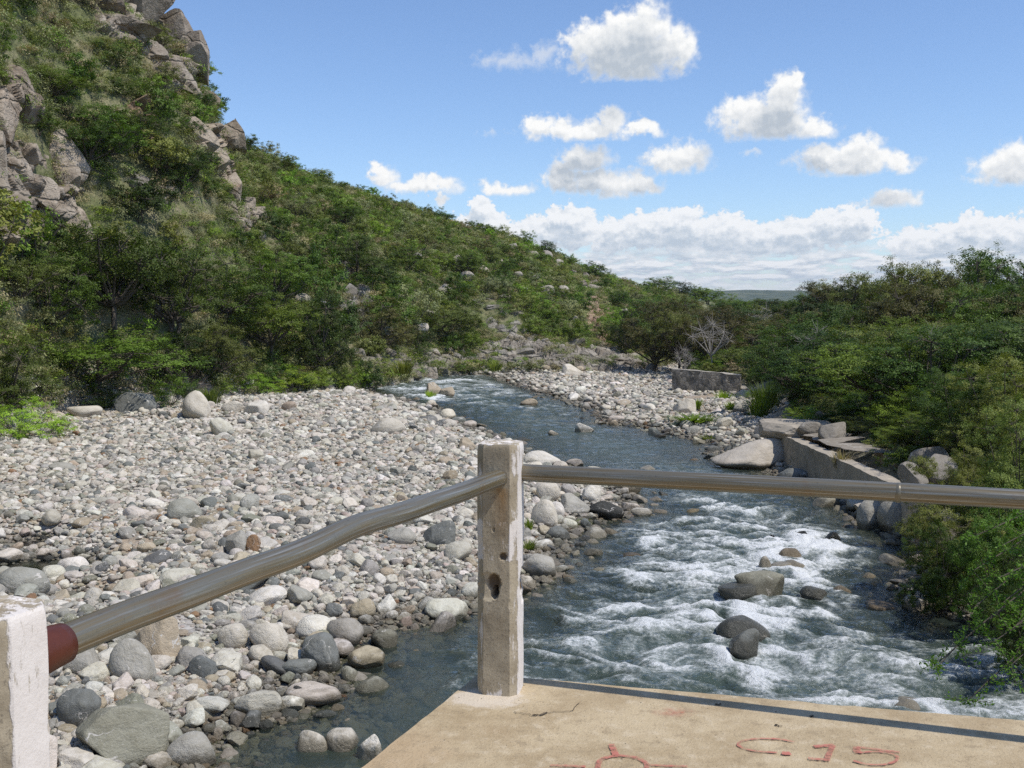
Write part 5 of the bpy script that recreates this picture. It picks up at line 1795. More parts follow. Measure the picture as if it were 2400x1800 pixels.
put_tree('bare_tree', (BARK_DARK, None), q[0], q[1] - 1.0, 210 * PXD * 50, 150 * PXD * 50, 'dry', 'dark bare forked tree in front of the long cliff at the left', 'dead tree', 'bare trees')


# tree whose twigs hang into the picture from the right
def hanging_tree():
    g = np.random.default_rng(9)
    e = bpy.data.objects.new('overhanging_tree', None); COL.objects.link(e)
    bx, by = 8.3, 10.6
    bz = gz(bx, by); e.location = (bx, by, bz)
    tag(e, 'bright green feathery twigs reaching in over the rapids from the right edge', 'tree')
    wood = Acc(); pos = []; nr = []
    B = np.array([bx, by, bz])
    hub = np.array([6.6, 10.0, 3.1])
    V, Fq = tube(bez(np.array([bx, by, bz - .2]), np.array([8.0, 10.5, 2.2]), hub, 8), np.linspace(.09, .05, 8), 7); wood.add(V - B, Fq)
    tips = [((2196, 1120), 9.3), ((2150, 1190), 9.6), ((2120, 1228), 9.4), ((2090, 1170), 9.8), ((2170, 1290), 9.2), ((2105, 1322), 9.3), ((2190, 1365), 9.0), ((2140, 1385), 8.9), ((2040, 1460), 9.0), ((2075, 1500), 8.8), ((2010, 1432), 9.2), ((2240, 1250), 9.4), ((2250, 1420), 9.0), ((2180, 1440), 8.9), ((2230, 1150), 9.5), ((2160, 1245), 9.1)]
    for (uv, dist) in tips:
        d = ray(*uv); d = d / math.hypot(d[0], d[1])
        tip = np.array([d[0] * dist, d[1] * dist, HC + d[2] * dist])
        st = hub + g.normal(size=3) * .12 + np.array([0, 0, -.25])
        mid = (st + tip) / 2 + np.array([.1, 0, .28]) + g.normal(size=3) * .10
        path = bez(st, mid, tip, 14) + np.cumsum(g.normal(size=(14, 3)) * .008, 0)
        V, Fq = tube(path, np.linspace(.016, .004, 14), 5); wood.add(V - B, Fq)
        for k in range(5, 14):
            for s in range(3):
                L = g.uniform(.10, .26); dr = g.normal(size=3) * np.array([1, 1, .45]); dr[2] -= .08; dr /= np.linalg.norm(dr)
                p0 = path[k]; p1 = p0 + dr * L
                V, Fq = tube(bez(p0, (p0 + p1) / 2 + np.array([0, 0, .015]), p1, 4), np.linspace(.0035, .0015, 4), 3); wood.add(V - B, Fq)
                m = 34
                tpar = g.random(m)
                c = p0 + (p1 - p0) * tpar[:, None] + g.normal(size=(m, 3)) * .018
                pos.append(c); nn = g.normal(size=(m, 3)) * .7 + np.array([0, 0, .9]); nr.append(nn / np.linalg.norm(nn, axis=1)[:, None])
    wv, wf = wood.get()
    link('trunk', mesh_np('overhang_trunk', wv, wf, [M['bark']], True), parent=e)
    pos = np.concatenate(pos) - B; nr = np.concatenate(nr)
    V, Fq = leaf_quads(pos, nr, .034, g, 2.2)
    lv = np.repeat(np.clip(g.normal(.5, .2, len(pos)), 0, .92), 4)
    c = link('crown', mesh_np('overhang_leaves', V, [Fq], [M['leaf_thin']], False, dict(lv=('FLOAT', lv))), parent=e)
    c['tint'] = [.125, .21, .028]


hanging_tree()


# grass tufts and reeds
def tuft_mesh(name, seed, n, lean=.5, w=.03):
    g = np.random.default_rng(seed)
    V = []; Fq = []
    for i in range(n):
        a = g.uniform(0, 6.28); b = g.uniform(0, .28); h = g.uniform(.5, 1.0)
        p0 = np.array([math.cos(a) * b, math.sin(a) * b, -.03]); d = np.array([math.cos(a), math.sin(a), 0]) * g.uniform(.1, lean)
        s = np.array([-math.sin(a), math.cos(a), 0]) * w
        p1 = p0 + d * .4 + np.array([0, 0, h * .6]); p2 = p0 + d + np.array([0, 0, h])
        k = len(V); V += [p0 - s, p0 + s, p1 + s * .7, p1 - s * .7, p2]; Fq.append((k, k + 1, k + 2, k + 3)); Fq.append((k + 3, k + 2, k + 4, k + 4))
    V = np.array(V); quads = np.array([f for f in Fq if f[3] != f[2]]); tris = np.array([f[:3] for f in Fq if f[3] == f[2]])
    lv = np.repeat(g.random(n), 5)
    return mesh_np(name, V, [quads, tris], [M['leaf_thin']], False, dict(lv=('FLOAT', lv)))


TUFT = [tuft_mesh('grass', 5, 90), tuft_mesh('grass', 6, 120, .7), tuft_mesh('reeds', 7, 140, .35, .018)]
for i, (uu, vv, wp, hp, k, ck, lab) in enumerate([
    (1142, 1150, 26, 38, 0, 'fresh', 'bright grass tuft between stones right of the corner post'), (1140, 1190, 46, 26, 1, 'olive', 'yellow-green grass at the shore under the first tuft'),
    (1258, 1140, 40, 20, 1, 'mid', 'green weeds in the water behind the black square rock'), (1640, 905, 80, 62, 2, 'mid', 'tall reeds by the concrete slab on the right shore'),
    (1655, 880, 110, 66, 2, 'deep', 'dark reeds behind the tall ones on the right shore'), (1565, 870, 50, 30, 0, 'fresh', 'grass tuft on the gravel in front of the far stone wall'),
    (1505, 882, 40, 24, 0, 'fresh', 'small grass tuft left in front of the far stone wall'), (1500, 910, 110, 14, 1, 'mid', 'low green weeds along the side channel'),
    (1700, 990, 60, 60, 2, 'mid', 'leafy weeds growing at the head of the canal wall'), (1725, 1012, 44, 40, 0, 'olive', 'weeds at the foot of the canal wall'),
    (1820, 1010, 60, 44, 2, 'dry', 'dry grass growing out of the canal wall face'), (1535, 955, 44, 20, 1, 'olive', 'weeds by the sand left of the granite boulder'),
    (930, 862, 34, 22, 0, 'fresh', 'grass tuft at the foot of the tan blocks in the far stream'), (455, 870, 70, 40, 2, 'olive', 'grass behind the domed boulder'),
    (1070, 800, 60, 26, 2, 'olive', 'yellow grass at the foot of the tumbled rock slope'), (870, 806, 70, 34, 2, 'olive', 'tall grass on the far left bank'), (1578, 885, 36, 20, 0, 'mid', 'green plant right of the gravel tuft'),
    (212, 1131, 0, 0, 0, '', '')]):
    if not wp: continue
    q = atz(uu, vv, .15)
    zg = max(gz(q[0], q[1]), -.05); q = atz(uu, vv, zg)
    rr = math.hypot(q[0], q[1]); w = wp * PXD * rr
    link('grass_tuft', TUFT[k], (q[0], q[1], zg), (0, 0, g.uniform(0, 6)), (w, w, hp * PXD * rr), label=lab, cat='grass tuft', group='grass tufts on the shores', tint=GREEN[ck])


# ------------------------------------------------------------------ walls and canal on the right bank
def ribbon_wall(name, pts, thick, top, bottom, mat, jitter=.02, seg=.25, seed=3, **kw):
    """wall along pts; the first face is to the left of the direction of travel. top/bottom: values per point"""
    g = np.random.default_rng(seed)
    pts = np.asarray(pts, float)
    d = np.hypot(*np.diff(pts, axis=0).T); S = np.concatenate([[0], np.cumsum(d)])
    n = max(int(S[-1] / seg), 2); s = np.linspace(0, S[-1], n)
    x = np.interp(s, S, pts[:, 0]); y = np.interp(s, S, pts[:, 1])
    tp = np.interp(s, S, top); bt = np.interp(s, S, bottom)
    tx = np.gradient(x); ty = np.gradient(y); L = np.hypot(tx, ty); nx, ny = -ty / L, tx / L
    ring = []
    K = 6
    for i in range(n):
        pr = []
        for k in range(K): pr.append((thick / 2, bt[i] + (tp[i] - bt[i]) * k / (K - 1)))
        for k in range(1, 4): pr.append((thick / 2 - thick * k / 4, tp[i]))
        for k in range(K): pr.append((-thick / 2, tp[i] - (tp[i] - bt[i]) * k / (K - 1)))
        ring.append([(x[i] + nx[i] * q, y[i] + ny[i] * q, zz) for q, zz in pr])
    V = np.array(ring); m = V.shape[1]
    V += jitter * fbm3(V.reshape(-1, 3) * 3.0, 4, seed).reshape(n, m, 1) * np.array([1, 1, 1.2])
    V = V.reshape(-1, 3)
    fc = grid_faces(n, m, True)
    cap0 = np.arange(m)[None, ::-1]; cap1 = ((n - 1) * m + np.arange(m))[None, :]
    c = V.mean(0)
    me = mesh_np(name, V - c, [fc, cap0, cap1], [mat], False)
    return link(name, me, c, **kw)


W0 = atz(1690, 934, .88); W1 = atz(1956, 1050, .88); W2 = atz(2052, 1108, .88)
cw = ribbon_wall('canal_wall', [W0[:2], W1[:2], W2[:2]],   .34, [.88, .88, .86], [-.5, -.5, -.5], M['wall'], .026, .2, 3, label='low concrete canal wall running down the right bank to behind the rail', cat='wall')
dirw = (W1 - W0)[:2]; dirw /= np.linalg.norm(dirw); nrmw = np.array([-dirw[1], dirw[0]])     # towards the land
if nrmw[0] < 0: nrmw = -nrmw
I0 = W0[:2] + nrmw * 1.25 + dirw * 4.2; I1 = W1[:2] + nrmw * 1.25; I2 = W2[:2] + nrmw * 1.2
ribbon_wall('canal_inner_wall', [I0, I1, I2], .28, [.92, .92, .9], [-.2, -.2, -.2], M['wall'], .05, .2, 4, label='second narrower canal wall on the land side of the dry channel', cat='wall')
# cover slabs across the channel
cov = bpy.data.objects.new('canal_cover', None); COL.objects.link(cov)
cov.location = (W0[0], W0[1], .95); tag(cov, 'loose flat cover slabs lying across the upper end of the canal', 'paving')
for k, (s, wd, dz, rz) in enumerate([(1.1, .5, .03, .1), (1.75, .45, .07, -.1), (2.35, .55, .03, .06), (3.0, .5, .09, .2), (3.7, .55, .04, -.05), (4.6, .8, .06, .05)]):
    c = W0[:2] + dirw * s + nrmw * .72
    ang = math.atan2(nrmw[1], nrmw[0])
    link('cover_slab', SLABS[k % 3], (c[0] - W0[0], c[1] - W0[1], dz), (random.uniform(-.05, .05), random.uniform(-.06, .06), ang + rz), (.62, wd / 2, .05), parent=cov)['tint'] = [.30, .265, .22]
# thick concrete slab on the granite hump
ac = Acc()
Q = [atz(1684, 930, .95), atz(1700, 912, 1.25), atz(1778, 912, 1.25), atz(1772, 930, 1.0)]
c0_ = np.mean([q[:2] for q in Q], axis=0)
slab_me = rock_mesh('concrete_slab', 931, 4, 4, .85, 1.0, .02, .03, 1.0, 'wall', True)
link('concrete_slab', slab_me, (c0_[0], c0_[1] + .5, .92), (0, .02, -.15), (1.05, 1.1, .26), label='thick weathered concrete slab lying on the granite at the canal head', cat='slab')
for k, (uu, vv, s, lab) in enumerate([(1752, 938, .36, 'grey stone tilted on the canal cover slabs'), (1805, 950, .5, 'upright triangular stone leaning at the canal under the olive bush'), (1770, 910, .3, 'small stone block behind the concrete slab'),
                                     (2010, 1018, .45, 'dark rubble block behind the inner canal wall, upper'), (2040, 1040, .5, 'dark rubble block behind the inner canal wall, lower'), (1985, 1045, .35, 'flat rubble stone beside the inner canal wall')]):
    q = atz(uu, vv, 1.0)
    link('rubble_stone', ANGUL[(k + 3) % 8], (q[0], q[1] + .2, 1.0 + s * .3), (.2, .25, k), (s, s * .7, s * .75), label=lab, cat='stone', group='rubble at the canal', tint=np.array((.27, .245, .21)))


def mat_masonry():
    m, nb = material('rubble_masonry')
    p = geopos(nb)
    pw = nb.vm('ADD', p, nb.vm('SCALE', nb.noise(p, 5, 3, .5, col=True), None, scale=.08))
    vc = nb.voro(pw, 5.2, 'F1', 1, 'Color'); ve = nb.voro(pw, 5.2, 'DISTANCE_TO_EDGE')
    sv = nb.new('ShaderNodeSeparateXYZ'); nb.l.new(vc, sv.inputs[0])
    st = ramp(nb, sv.outputs[0], [(.1, (.13, .12, .10)), (.5, (.23, .21, .18)), (.9, (.34, .305, .255))])
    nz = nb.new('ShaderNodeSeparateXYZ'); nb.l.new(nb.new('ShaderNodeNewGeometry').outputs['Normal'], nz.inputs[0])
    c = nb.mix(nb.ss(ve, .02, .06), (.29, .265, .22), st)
    c = nb.mix(nb.ss(nz.outputs[2], .6, .8), c, nb.mix(nb.noise(p, 12, 4, .6), (.50, .46, .39), (.38, .345, .29)))  # upward faces coloured paler, painting in the sunlit look of the wall top
    principled(nb, c, .92, nb.bump(nb.m('ADD', nb.ss(ve, 0, .1), nb.m('MULTIPLY', nb.noise(p, 25, 4, .6), .4)), .8, .05))
    return m


A_ = atz(1456, 852, .1); B_ = atz(1592, 845, .35)
ribbon_wall('stone_wall', [B_[:2] + np.array([.25, .35]), A_[:2] + np.array([0, .35])], .6, [1.12, 1.35], [-.5, -.5], mat_masonry(), .05, .2, 8, label='rough stone wall end with a pale flat top across the gravel, in front of dark trees', cat='wall')

# ------------------------------------------------------------------ air
def mat_haze():
    m = bpy.data.materials.new('haze'); m.use_nodes = True
    nb = NB(m.node_tree); nb.n.clear()
    v = nb.new('ShaderNodeVolumePrincipled')
    v.inputs['Color'].default_value = (.80, .88, 1.0, 1)
    v.inputs['Density'].default_value = .00013
    v.inputs['Anisotropy'].default_value = .25
    o = nb.new('ShaderNodeOutputMaterial'); nb.l.new(v.outputs[0], o.inputs['Volume'])
    return m


ac = Acc(); ac.box((-4400, -4400, -4), (4400, 4400, 100)); v_, f_ = ac.get()
link('haze', mesh_np('haze', v_, f_, [mat_haze()]), kind='stuff')

# ------------------------------------------------------------------ bridge deck and railing
ZS = 3.0
corner = np.array([-.150, 4.389]); dR = np.array([.971, -.239]); dR /= np.linalg.norm(dR)
dL = np.array([-.372, -.929]); dL /= np.linalg.norm(dL)
bridge = bpy.data.objects.new('concrete_bridge', None); COL.objects.link(bridge)
bridge.location = (2.5, 1.0, 0)
tag(bridge, 'tan concrete bridge deck in the foreground with red painted signs', 'bridge')
BO = Vector(bridge.location)


def child(name, me, parent, origin, **kw):
    return link(name, me, tuple(-np.array(origin)), parent=parent, **kw)


def build_deck():
    g = np.random.default_rng(4)
    # outline: left edge towards the camera, right edge away to the right, both with chipped lips
    nL = 150; nR = 420
    sL = np.linspace(9, 0, nL); sR = np.linspace(0, 13, nR)[1:]
    inL = np.array([-dL[1], dL[0]]); inL = inL if inL @ dR > 0 else -inL
    inR = np.array([dR[1], -dR[0]]); inR = inR if inR @ dL > 0 else -inR
    chip = lambda s, sd: .010 * fbm2(s * 7, s * 0 + sd, 4, sd) + .018 * np.clip(fbm2(s * 3.1, s * 0 + sd * 2, 3, sd + 4) - .18, 0, 1) * 2
    EL = corner + sL[:, None] * dL + inL * (chip(sL, 3) + .004)[:, None]
    ER = corner + sR[:, None] * dR + inR * (chip(sR, 7) + .004)[:, None]
    rim = np.concatenate([EL, ER])
    far = np.concatenate([corner + np.linspace(9, 0, nL)[:, None] * dL + dR * 13, corner + sR[:, None] * dR + dL * 9]) if False else None
    # top: strips from the rim inward
    inn = np.concatenate([np.repeat(inL[None], nL, 0), np.repeat(inR[None], nR - 1, 0)])
    k = np.argmin(np.hypot(*(rim - corner).T)); inn[k] = (inL + inR)
    for q in range(1, 8):
        f_ = 1 - q / 8
        for kk, other in ((k - q, inR), (k + q, inL)):
            pass
    rows = []
    for d, z in ((.012, -.30), (.0, -.30 + .02), (.002, -.012), (.012, -.0005), (.07, -.004)):
        rows.append(np.concatenate([rim + inn * d, np.full((len(rim), 1), ZS + z)], 1))
    V = np.concatenate(rows); n = len(rim)
    V[2 * n:3 * n, 2] += .008 * fbm2(np.arange(n) * .25, np.zeros(n), 3, 9)
    fc = grid_faces(len(rows), n)
    ac = Acc(); ac.add(V, fc)
    me = mesh_np('deck_edge', V - np.array(BO), [fc[:, ::-1]], [M['deck']], False)
    # flat top inside the rim, with a fine swell
    gx = np.linspace(0, 13, 130); gy = np.linspace(0, 9, 90)
    gx = gx ** 1.0; A, B = np.meshgrid(gx, gy, indexing='ij')
    base = corner + .05 * (inL + inR)
    off = (inL + inR) * .022
    Pt = corner + off + A[..., None] * dR + B[..., None] * dL
    Z = ZS + .0035 * fbm2(Pt[..., 0] * 1.2, Pt[..., 1] * 1.2, 3, 12) * np.clip(np.minimum(A, B) * 3, 0, 1)
    T = np.concatenate([Pt, Z[..., None]], -1).reshape(-1, 3)
    ft = grid_faces(130, 90)
    Vall = np.concatenate([V, T]); fall = np.concatenate([fc[:, ::-1], ft[:, ::-1] + len(V)])
    # underside
    c4 = [corner, corner + 13 * dR, corner + 13 * dR + 9 * dL, corner + 9 * dL]
    U = np.array([[*c, ZS - .3] for c in c4]); U[:, :2] += (np.mean(c4, axis=0) - U[:, :2]) * .002
    fu = np.array([[0, 1, 2, 3]]) + len(Vall)
    Vall = np.concatenate([Vall, U])
    me = mesh_np('deck', Vall - np.array(BO), [fall, fu], [M['deck']], False)
    return link('deck', me, parent=bridge)


deck = build_deck()
# piers below the deck
ac = Acc()
for (s, w) in ((1.2, 0), (7, 0)):
    c = corner + dR * (s + 1.5) + dL * 2.5
    ac = Acc(); ac.box((c[0] - .5, c[1] - 1.6, -1.2), (c[0] + .5, c[1] + 1.6, ZS - .31)); v_, f_ = ac.get()
    link('pier', mesh_np('pier', v_ - np.array(BO), f_, [M['wall']]), parent=bridge)


# red painted strokes on the deck
def zpx(zx, zy):
    return (1300 + zx / 2.011) * 2212 / 2400, (1100 + zy / 2.011) * 2212 / 2400


def stroke(pts, width, name='painted_sign'):
    width *= .78
    pts = [atz(*zpx(*p), ZS + .0045)[:2] for p in pts]
    pts = np.array(pts)
    # smooth with Catmull-Rom
    P_ = np.concatenate([[2 * pts[0] - pts[1]], pts, [2 * pts[-1] - pts[-2]]])
    out = []
    for i in range(1, len(P_) - 2):
        for t in np.linspace(0, 1, 7)[:-1]:
            out.append(.5 * ((2 * P_[i]) + (-P_[i - 1] + P_[i + 1]) * t + (2 * P_[i - 1] - 5 * P_[i] + 4 * P_[i + 1] - P_[i + 2]) * t * t + (-P_[i - 1] + 3 * P_[i] - 3 * P_[i + 1] + P_[i + 2]) * t ** 3))
    out.append(pts[-1]); c = np.array(out)
    tg = np.gradient(c, axis=0); tg /= np.linalg.norm(tg, axis=1)[:, None] + 1e-9
    nr = np.stack([-tg[:, 1], tg[:, 0]], 1)
    n = len(c); s = np.arange(n)
    w = width * (1 + .3 * noise2(s * .4, s * 0 + len(pts), 3)) / 2
    V = np.stack([np.concatenate([c + nr * w[:, None], np.full((n, 1), ZS + .0045)], 1), np.concatenate([c - nr * w[:, None], np.full((n, 1), ZS + .0045)], 1)], 1).reshape(-1, 3)
    fc = np.array([[2 * i, 2 * i + 1, 2 * i + 3, 2 * i + 2] for i in range(n - 1)])
    return V, fc


def sign(strokes, label):
    ac = Acc()
    for k, (pts, w) in enumerate(strokes):
        V, fc = stroke(pts, w); V[:, 2] += k * .0006; ac.add(V, fc)
    v, f = ac.get()
    link('painted_sign', mesh_np('painted_sign', v - np.array(BO), f, [M['paint']]), parent=deck, label=label)


sign([([(1130, 1284), (1060, 1271), (980, 1268), (900, 1275), (866, 1293), (890, 1314), (960, 1328), (1050, 1334)], .016), ([(1070, 1336), (1092, 1339), (1112, 1338)], .034)], 'red painted letter C with a dot')
sign([([(1222, 1306), (1270, 1302), (1318, 1299)], .028), ([(1312, 1302), (1296, 1335), (1282, 1370)], .026), ([(1196, 1362), (1240, 1366), (1296, 1372)], .022)], 'red painted figure 1')
sign([([(1626, 1333), (1560, 1325), (1480, 1314), (1424, 1309)], .020), ([(1424, 1309), (1424, 1325), (1436, 1338)], .034), ([(1430, 1337), (1500, 1331), (1570, 1336), (1612, 1352), (1606, 1376), (1550, 1392), (1470, 1390), (1408, 1374)], .015)], 'red painted figure 5')
sign([([(266, 1294), (278, 1320), (288, 1346)], .030), ([(204, 1420), (205, 1395), (222, 1366), (288, 1350), (360, 1354), (410, 1370), (436, 1394), (425, 1420)], .024)], 'red painted loop with a short stem')
sign([([(-20, 1394), (60, 1396), (146, 1400)], .020), ([(432, 1392), (520, 1397), (626, 1400)], .018)], 'red painted line through the loop')


def mat_smear():
    m, nb = material('pink_paint_smear')
    p = geopos(nb); c_ = atz(*zpx(565, 1150), ZS)
    dv = nb.vm('MULTIPLY', nb.vm('SUBTRACT', p, tuple(c_)), (9, 16, 0))
    f = nb.m('MULTIPLY', nb.ss(nb.vm('LENGTH', dv), 1.0, .1), nb.ss(nb.noise(p, 22, 5, .7), .35, .7, 0, .5))
    d = nb.new('ShaderNodeBsdfDiffuse'); d.inputs[0].default_value = (.5, .15, .11, 1); tr = nb.new('ShaderNodeBsdfTransparent')
    mx = nb.new('ShaderNodeMixShader'); nb.l.new(f, mx.inputs[0]); nb.l.new(tr.outputs[0], mx.inputs[1]); nb.l.new(d.outputs[0], mx.inputs[2]); nb.l.new(mx.outputs[0], nb.out)
    return m


c_ = atz(*zpx(565, 1150), ZS + .0042)
me = mesh_np('paint_smear', np.array([[-.16, -.1, 0], [.16, -.1, 0], [.16, .1, 0], [-.16, .1, 0]]), [np.array([[0, 1, 2, 3]])], [mat_smear()])
link('paint_smear', me, tuple(c_ - np.array(BO)), parent=deck)


# hairline cracks as thin dark fissures
def crack(pts, w):
    V, fc = stroke(pts, w); V[:, 2] -= .001
    n = len(V) // 2
    V = V.reshape(n, 2, 3); mid = V.mean(1); jit = np.random.default_rng(n).normal(0, .004, (n, 2))
    for k in range(2): V[:, k, :2] = mid[:, :2] + jit + (V[:, k, :2] - mid[:, :2])
    V = V.reshape(-1, 3)
    link('crack', mesh_np('crack', V - np.array(BO), [fc], [M['crack']]), parent=deck)


def spx(sx_, sy_):     # from the zoom on the post to the zoom used above
    return ((1000 + sx_ / 2.154 - 1300) * 2.011, (980 + sy_ / 2.154 - 1100) * 2.011)


crack([spx(440, 1478), spx(540, 1498), spx(610, 1483), spx(720, 1475), spx(768, 1440)], .004)
crack([spx(525, 1494), spx(560, 1496), spx(606, 1485)], .010)
crack([(750, 1103), (765, 1106), (778, 1104)], .010)
crack([(1030, 1200), (1050, 1204), (1070, 1210)], .009)
crack([(1200, 1160), (1206, 1162), (1212, 1160)], .008)

# railing
rail = bpy.data.objects.new('guard_railing', None); COL.objects.link(rail)
PC = np.array([-.045, 4.20]); PL = np.array([-.966, 1.948])
rail.location = (PC[0], PC[1], ZS)
tag(rail, 'steel pipe railing on two chamfered concrete posts along the deck edge', 'railing')
RO = np.array(rail.location)


def build_post(name, c, top, half, cham, yaw, holes, seed, label):
    """chamfered square post as a dense sleeve, so that chips and holes are real dents"""
    g = np.random.default_rng(seed)
    a = half; b = half - cham
    cs = [(b, -a), (a, -b), (a, b), (b, a), (-b, a), (-a, b), (-a, -b), (-b, -a)]
    ring = []; fid = []
    per = [5, 18, 5, 18, 5, 18, 5, 22]
    for k in range(8):
        p = np.array(cs[k]); q = np.array(cs[(k + 1) % 8])
        for t in np.linspace(0, 1, per[k], endpoint=False): ring.append(p + (q - p) * t); fid.append(k)
    ring = np.array(ring); m = len(ring); fid = np.array(fid)
    nz = 150; zz = np.linspace(ZS - .03, top, nz)
    V = np.zeros((nz, m, 3)); V[..., :2] = ring[None]; V[..., 2] = zz[:, None]
    nr = ring / np.linalg.norm(ring, axis=1)[:, None]
    wob = fbm3(np.stack([V[..., 0] * 14, V[..., 1] * 14, V[..., 2] * 9], -1).reshape(-1, 3), 4, seed).reshape(nz, m)
    disp = .0030 * wob
    edge = np.isin(fid, [0, 2, 4, 6])
    chipn = np.clip(fbm3(np.stack([V[..., 0] * 5, V[..., 1] * 5, V[..., 2] * 7], -1).reshape(-1, 3), 3, seed + 3).reshape(nz, m) - .22, 0, 1)
    disp -= chipn * .03 * edge[None]
    cav = np.zeros((nz, m))
    for (fx, hz_, rx, rz, dep, kind) in holes:      # position across the front (along local x), height
        dx = (V[..., 0] - fx) / rx; dz = (V[..., 2] - hz_) / rz
        rag = 1 + .5 * fbm3(np.stack([V[..., 0] * 40, V[..., 1] * 40, V[..., 2] * 40], -1).reshape(-1, 3), 3, seed + 9).reshape(nz, m)
        fall = np.clip(1 - (dx * dx + dz * dz) * rag, 0, 1)
        mask = (V[..., 1] < -half * .3) if kind == 'front' else (V[..., 0] > half * .3)
        if kind == 'side':
            dx = (V[..., 1] - fx) / rx; fall = np.clip(1 - (dx * dx + dz * dz) * rag, 0, 1)
        fall = fall * mask
        disp -= dep * fall ** .6
        if dep > .012: cav = np.maximum(cav, sstep(fall, .02, .25))
    top_in = np.exp(-((top - V[..., 2]) / .010) ** 1) * .006
    V[..., :2] += nr[None] * (disp - top_in)[..., None]
    V[-1, :, 2] += .002 * wob[-1]
    paint = np.zeros((nz, m)); paint[:, fid == 0] = .36 if holes else .12; paint[:, fid == 1] = .72; paint[:, fid == 2] = .55; paint[:, np.isin(fid, (3, 4, 5, 6))] = .35; paint[:, fid == 7] = .13
    paint += .35 * np.exp(-((V[..., 2] - ZS) / .05)) * (fid == 7)[None] + .28 * (np.abs(V[..., 2] - (ZS + .62)) < .08)
    paint = np.where(V[..., 2] > top - .004, .55, paint)
    rust = np.exp(-((V[..., 0] - half * .25) / (half * .35)) ** 2) * np.exp(-np.clip((ZS + .80 - V[..., 2]), 0, 9) / .14) * (V[..., 2] < ZS + .83) * (fid == 7)[None] * .8
    c_, s_ = math.cos(yaw), math.sin(yaw)
    W = V.copy(); W[..., 0] = c[0] + c_ * V[..., 0] - s_ * V[..., 1]; W[..., 1] = c[1] + s_ * V[..., 0] + c_ * V[..., 1]
    W = W.reshape(-1, 3)
    fc = grid_faces(nz, m, True)
    # cap: two inner rings and a centre
    capv = []; last = W[(nz - 1) * m:]
    cen = last.mean(0) + np.array([0, 0, .003])
    for f in (.75, .4): capv.append(last * f + cen * (1 - f) + np.array([0, 0, .0025]) * noise2(np.arange(m) * .7, np.full(m, f * 9), 4)[:, None])
    CV = np.concatenate(capv + [cen[None]])
    b0 = (nz - 1) * m; c1_ = nz * m; c2_ = c1_ + m; cc = c2_ + m
    j = np.arange(m); jn = (j + 1) % m
    cap = np.concatenate([np.stack([b0 + j, b0 + jn, c1_ + jn, c1_ + j], -1), np.stack([c1_ + j, c1_ + jn, c2_ + jn, c2_ + j], -1)])
    tri = np.stack([c2_ + j, c2_ + jn, np.full(m, cc)], -1)
    nC = len(CV)
    me = mesh_np(name, np.concatenate([W, CV]) - RO, [fc, cap, tri], [M['post']], False, dict(paint=('FLOAT', np.concatenate([paint.ravel(), np.full(nC, .50)])), rust=('FLOAT', np.concatenate([rust.ravel(), np.zeros(nC)])), hole=('FLOAT', np.concatenate([cav.ravel(), np.zeros(nC)]))))
    return link('post', me, parent=rail, label=label)


yawp = -.20
Zc = 4.0
build_post('post', PC, 4.0, .083, .030, yawp,
           [(-.012, ZS + .455, .032, .040, .022, 'front'), (-.008, ZS + .415, .018, .026, .055, 'front'), (-.034, ZS + .44, .045, .06, .012, 'front'), (.030, ZS + .56, .018, .016, .016, 'front'),
            (.02, ZS + .445, .05, .055, .022, 'side'), (.03, ZS + .375, .03, .03, .010, 'side'), (-.01, ZS + .665, .006, .006, .01, 'front')], 5, 'chamfered concrete corner post with a spalled hole and peeling white paint')
build_post('post', PL, 3.985, .083, .040, -.33, [], 8, 'near concrete post at the left edge with a white painted side')


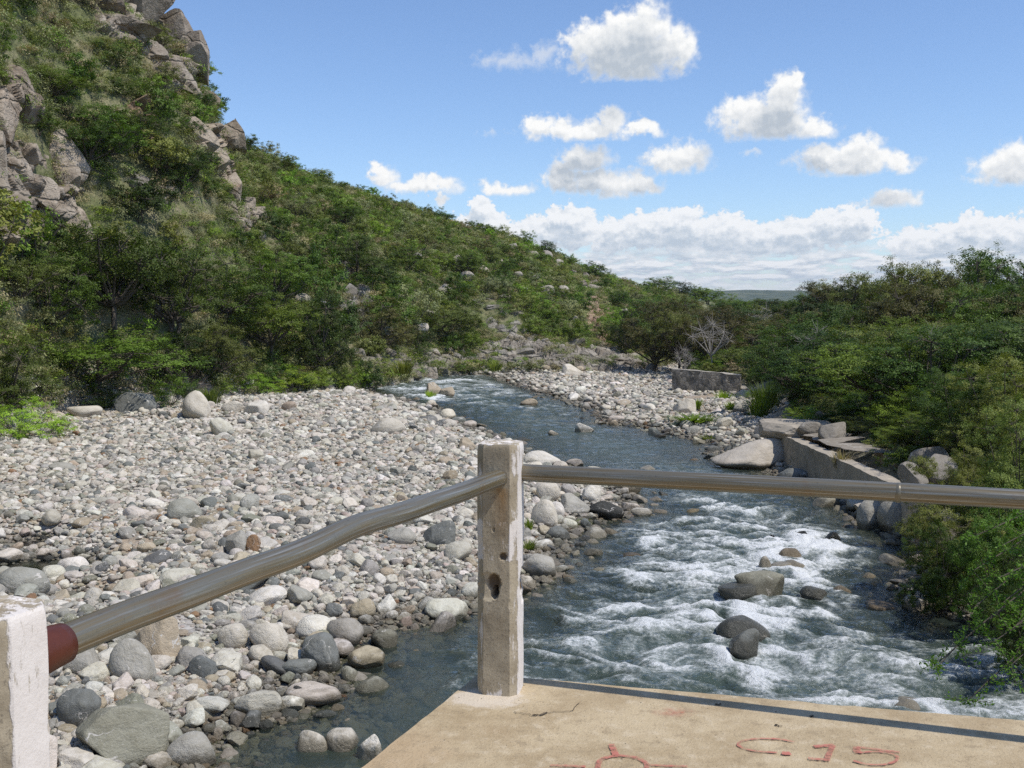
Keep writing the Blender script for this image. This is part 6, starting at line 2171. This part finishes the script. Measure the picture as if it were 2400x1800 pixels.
def pipe(name, p0, p1, rad, wob, seed, label, n=120, sides=40):
    g = np.random.default_rng(seed)
    p0 = np.array(p0); p1 = np.array(p1); t = np.linspace(0, 1, n)
    L = np.linalg.norm(p1 - p0)
    path = p0 + (p1 - p0) * t[:, None]
    path[:, 2] += wob(t)
    d = (p1 - p0) / L; side = np.cross(d, [0, 0, 1]); side /= np.linalg.norm(side); up = np.cross(side, d)
    ang = np.arange(sides) / sides
    dent = 1 + .018 * fbm2((t * L * 2.2)[:, None] + ang * 0, np.cos(ang * 6.283)[None] * .8 + t[:, None] * 0, 3, seed)
    ca, sa = np.cos(ang * 2 * math.pi), np.sin(ang * 2 * math.pi)
    V = path[:, None, :] + rad * dent[..., None] * (ca[None, :, None] * up + sa[None, :, None] * side)
    V = V.reshape(-1, 3)
    fc = grid_faces(n, sides, True)
    # folded angle: 0 on top, .5 at the bottom, so that there is no seam in the texture
    an = np.tile(np.where(ang > .5, 1 - ang, ang) + 0, n); ln = np.repeat(t * L, sides)
    caps = [np.arange(sides)[None, ::-1], ((n - 1) * sides + np.arange(sides))[None]]
    me = mesh_np(name, V - RO, [fc] + caps, [M['pipe']], True, dict(ang=('FLOAT', an), len=('FLOAT', ln)))
    return link('rail', me, parent=rail, label=label)


ZR = 3.868
pl = pipe('left_pipe', (-.938, 2.02, ZR), (-.047, 4.13, ZR), .0345, lambda t: (.010 + .0065 * np.sin(t * 13 + .6) + .003 * np.sin(t * 27)) * np.sin(math.pi * t), 2, 'dented steel pipe from the corner post to the near post')
# joined lengths of pipe to the right
pr = pipe('right_pipe', (.025, 4.235, ZR + .006), (4.8, 2.62, ZR + .0), .0345, lambda t: .003 * np.sin(t * 7), 4, 'long straight steel pipe running right from the corner post', 200)


def collar(p, d, r0, r1, L, mat, parent, name='collar'):
    d = np.array(d) / np.linalg.norm(d)
    prof = [(0, r0 * .96), (.004, r0), (L * .45, (r0 + r1) / 2 * 1.03), (L * .8, r1 * 1.04), (L, r1), (L, r1 * .72)]
    side = np.cross(d, [0, 0, 1]); side /= np.linalg.norm(side); up = np.cross(side, d)
    an = np.linspace(0, 2 * math.pi, 32, endpoint=False)
    V = np.concatenate([np.array(p) + d * s + r * (np.cos(an)[:, None] * up + np.sin(an)[:, None] * side) for s, r in prof])
    me = mesh_np(name, V - RO, [grid_faces(len(prof), 32, True)], [mat], True)
    return link(name, me, parent=parent)


dl = np.array([-.047 + .915, 4.13 - 2.085, 0]); dl /= np.linalg.norm(dl)
collar(np.array([-.938, 2.02, ZR]) - dl * .01, dl, .050, .041, .098, M['rust'], pl)
# small tan and grey joint bands on the long pipe
dr = np.array([4.775, -1.615, 0]); dr /= np.linalg.norm(dr)
for s in (1.42, 1.93):
    collar(np.array([.025, 4.235, ZR + .006]) + dr * s, dr, .0352, .0352, .02, M['pipe'], pr, 'joint_band')
print('DONE')
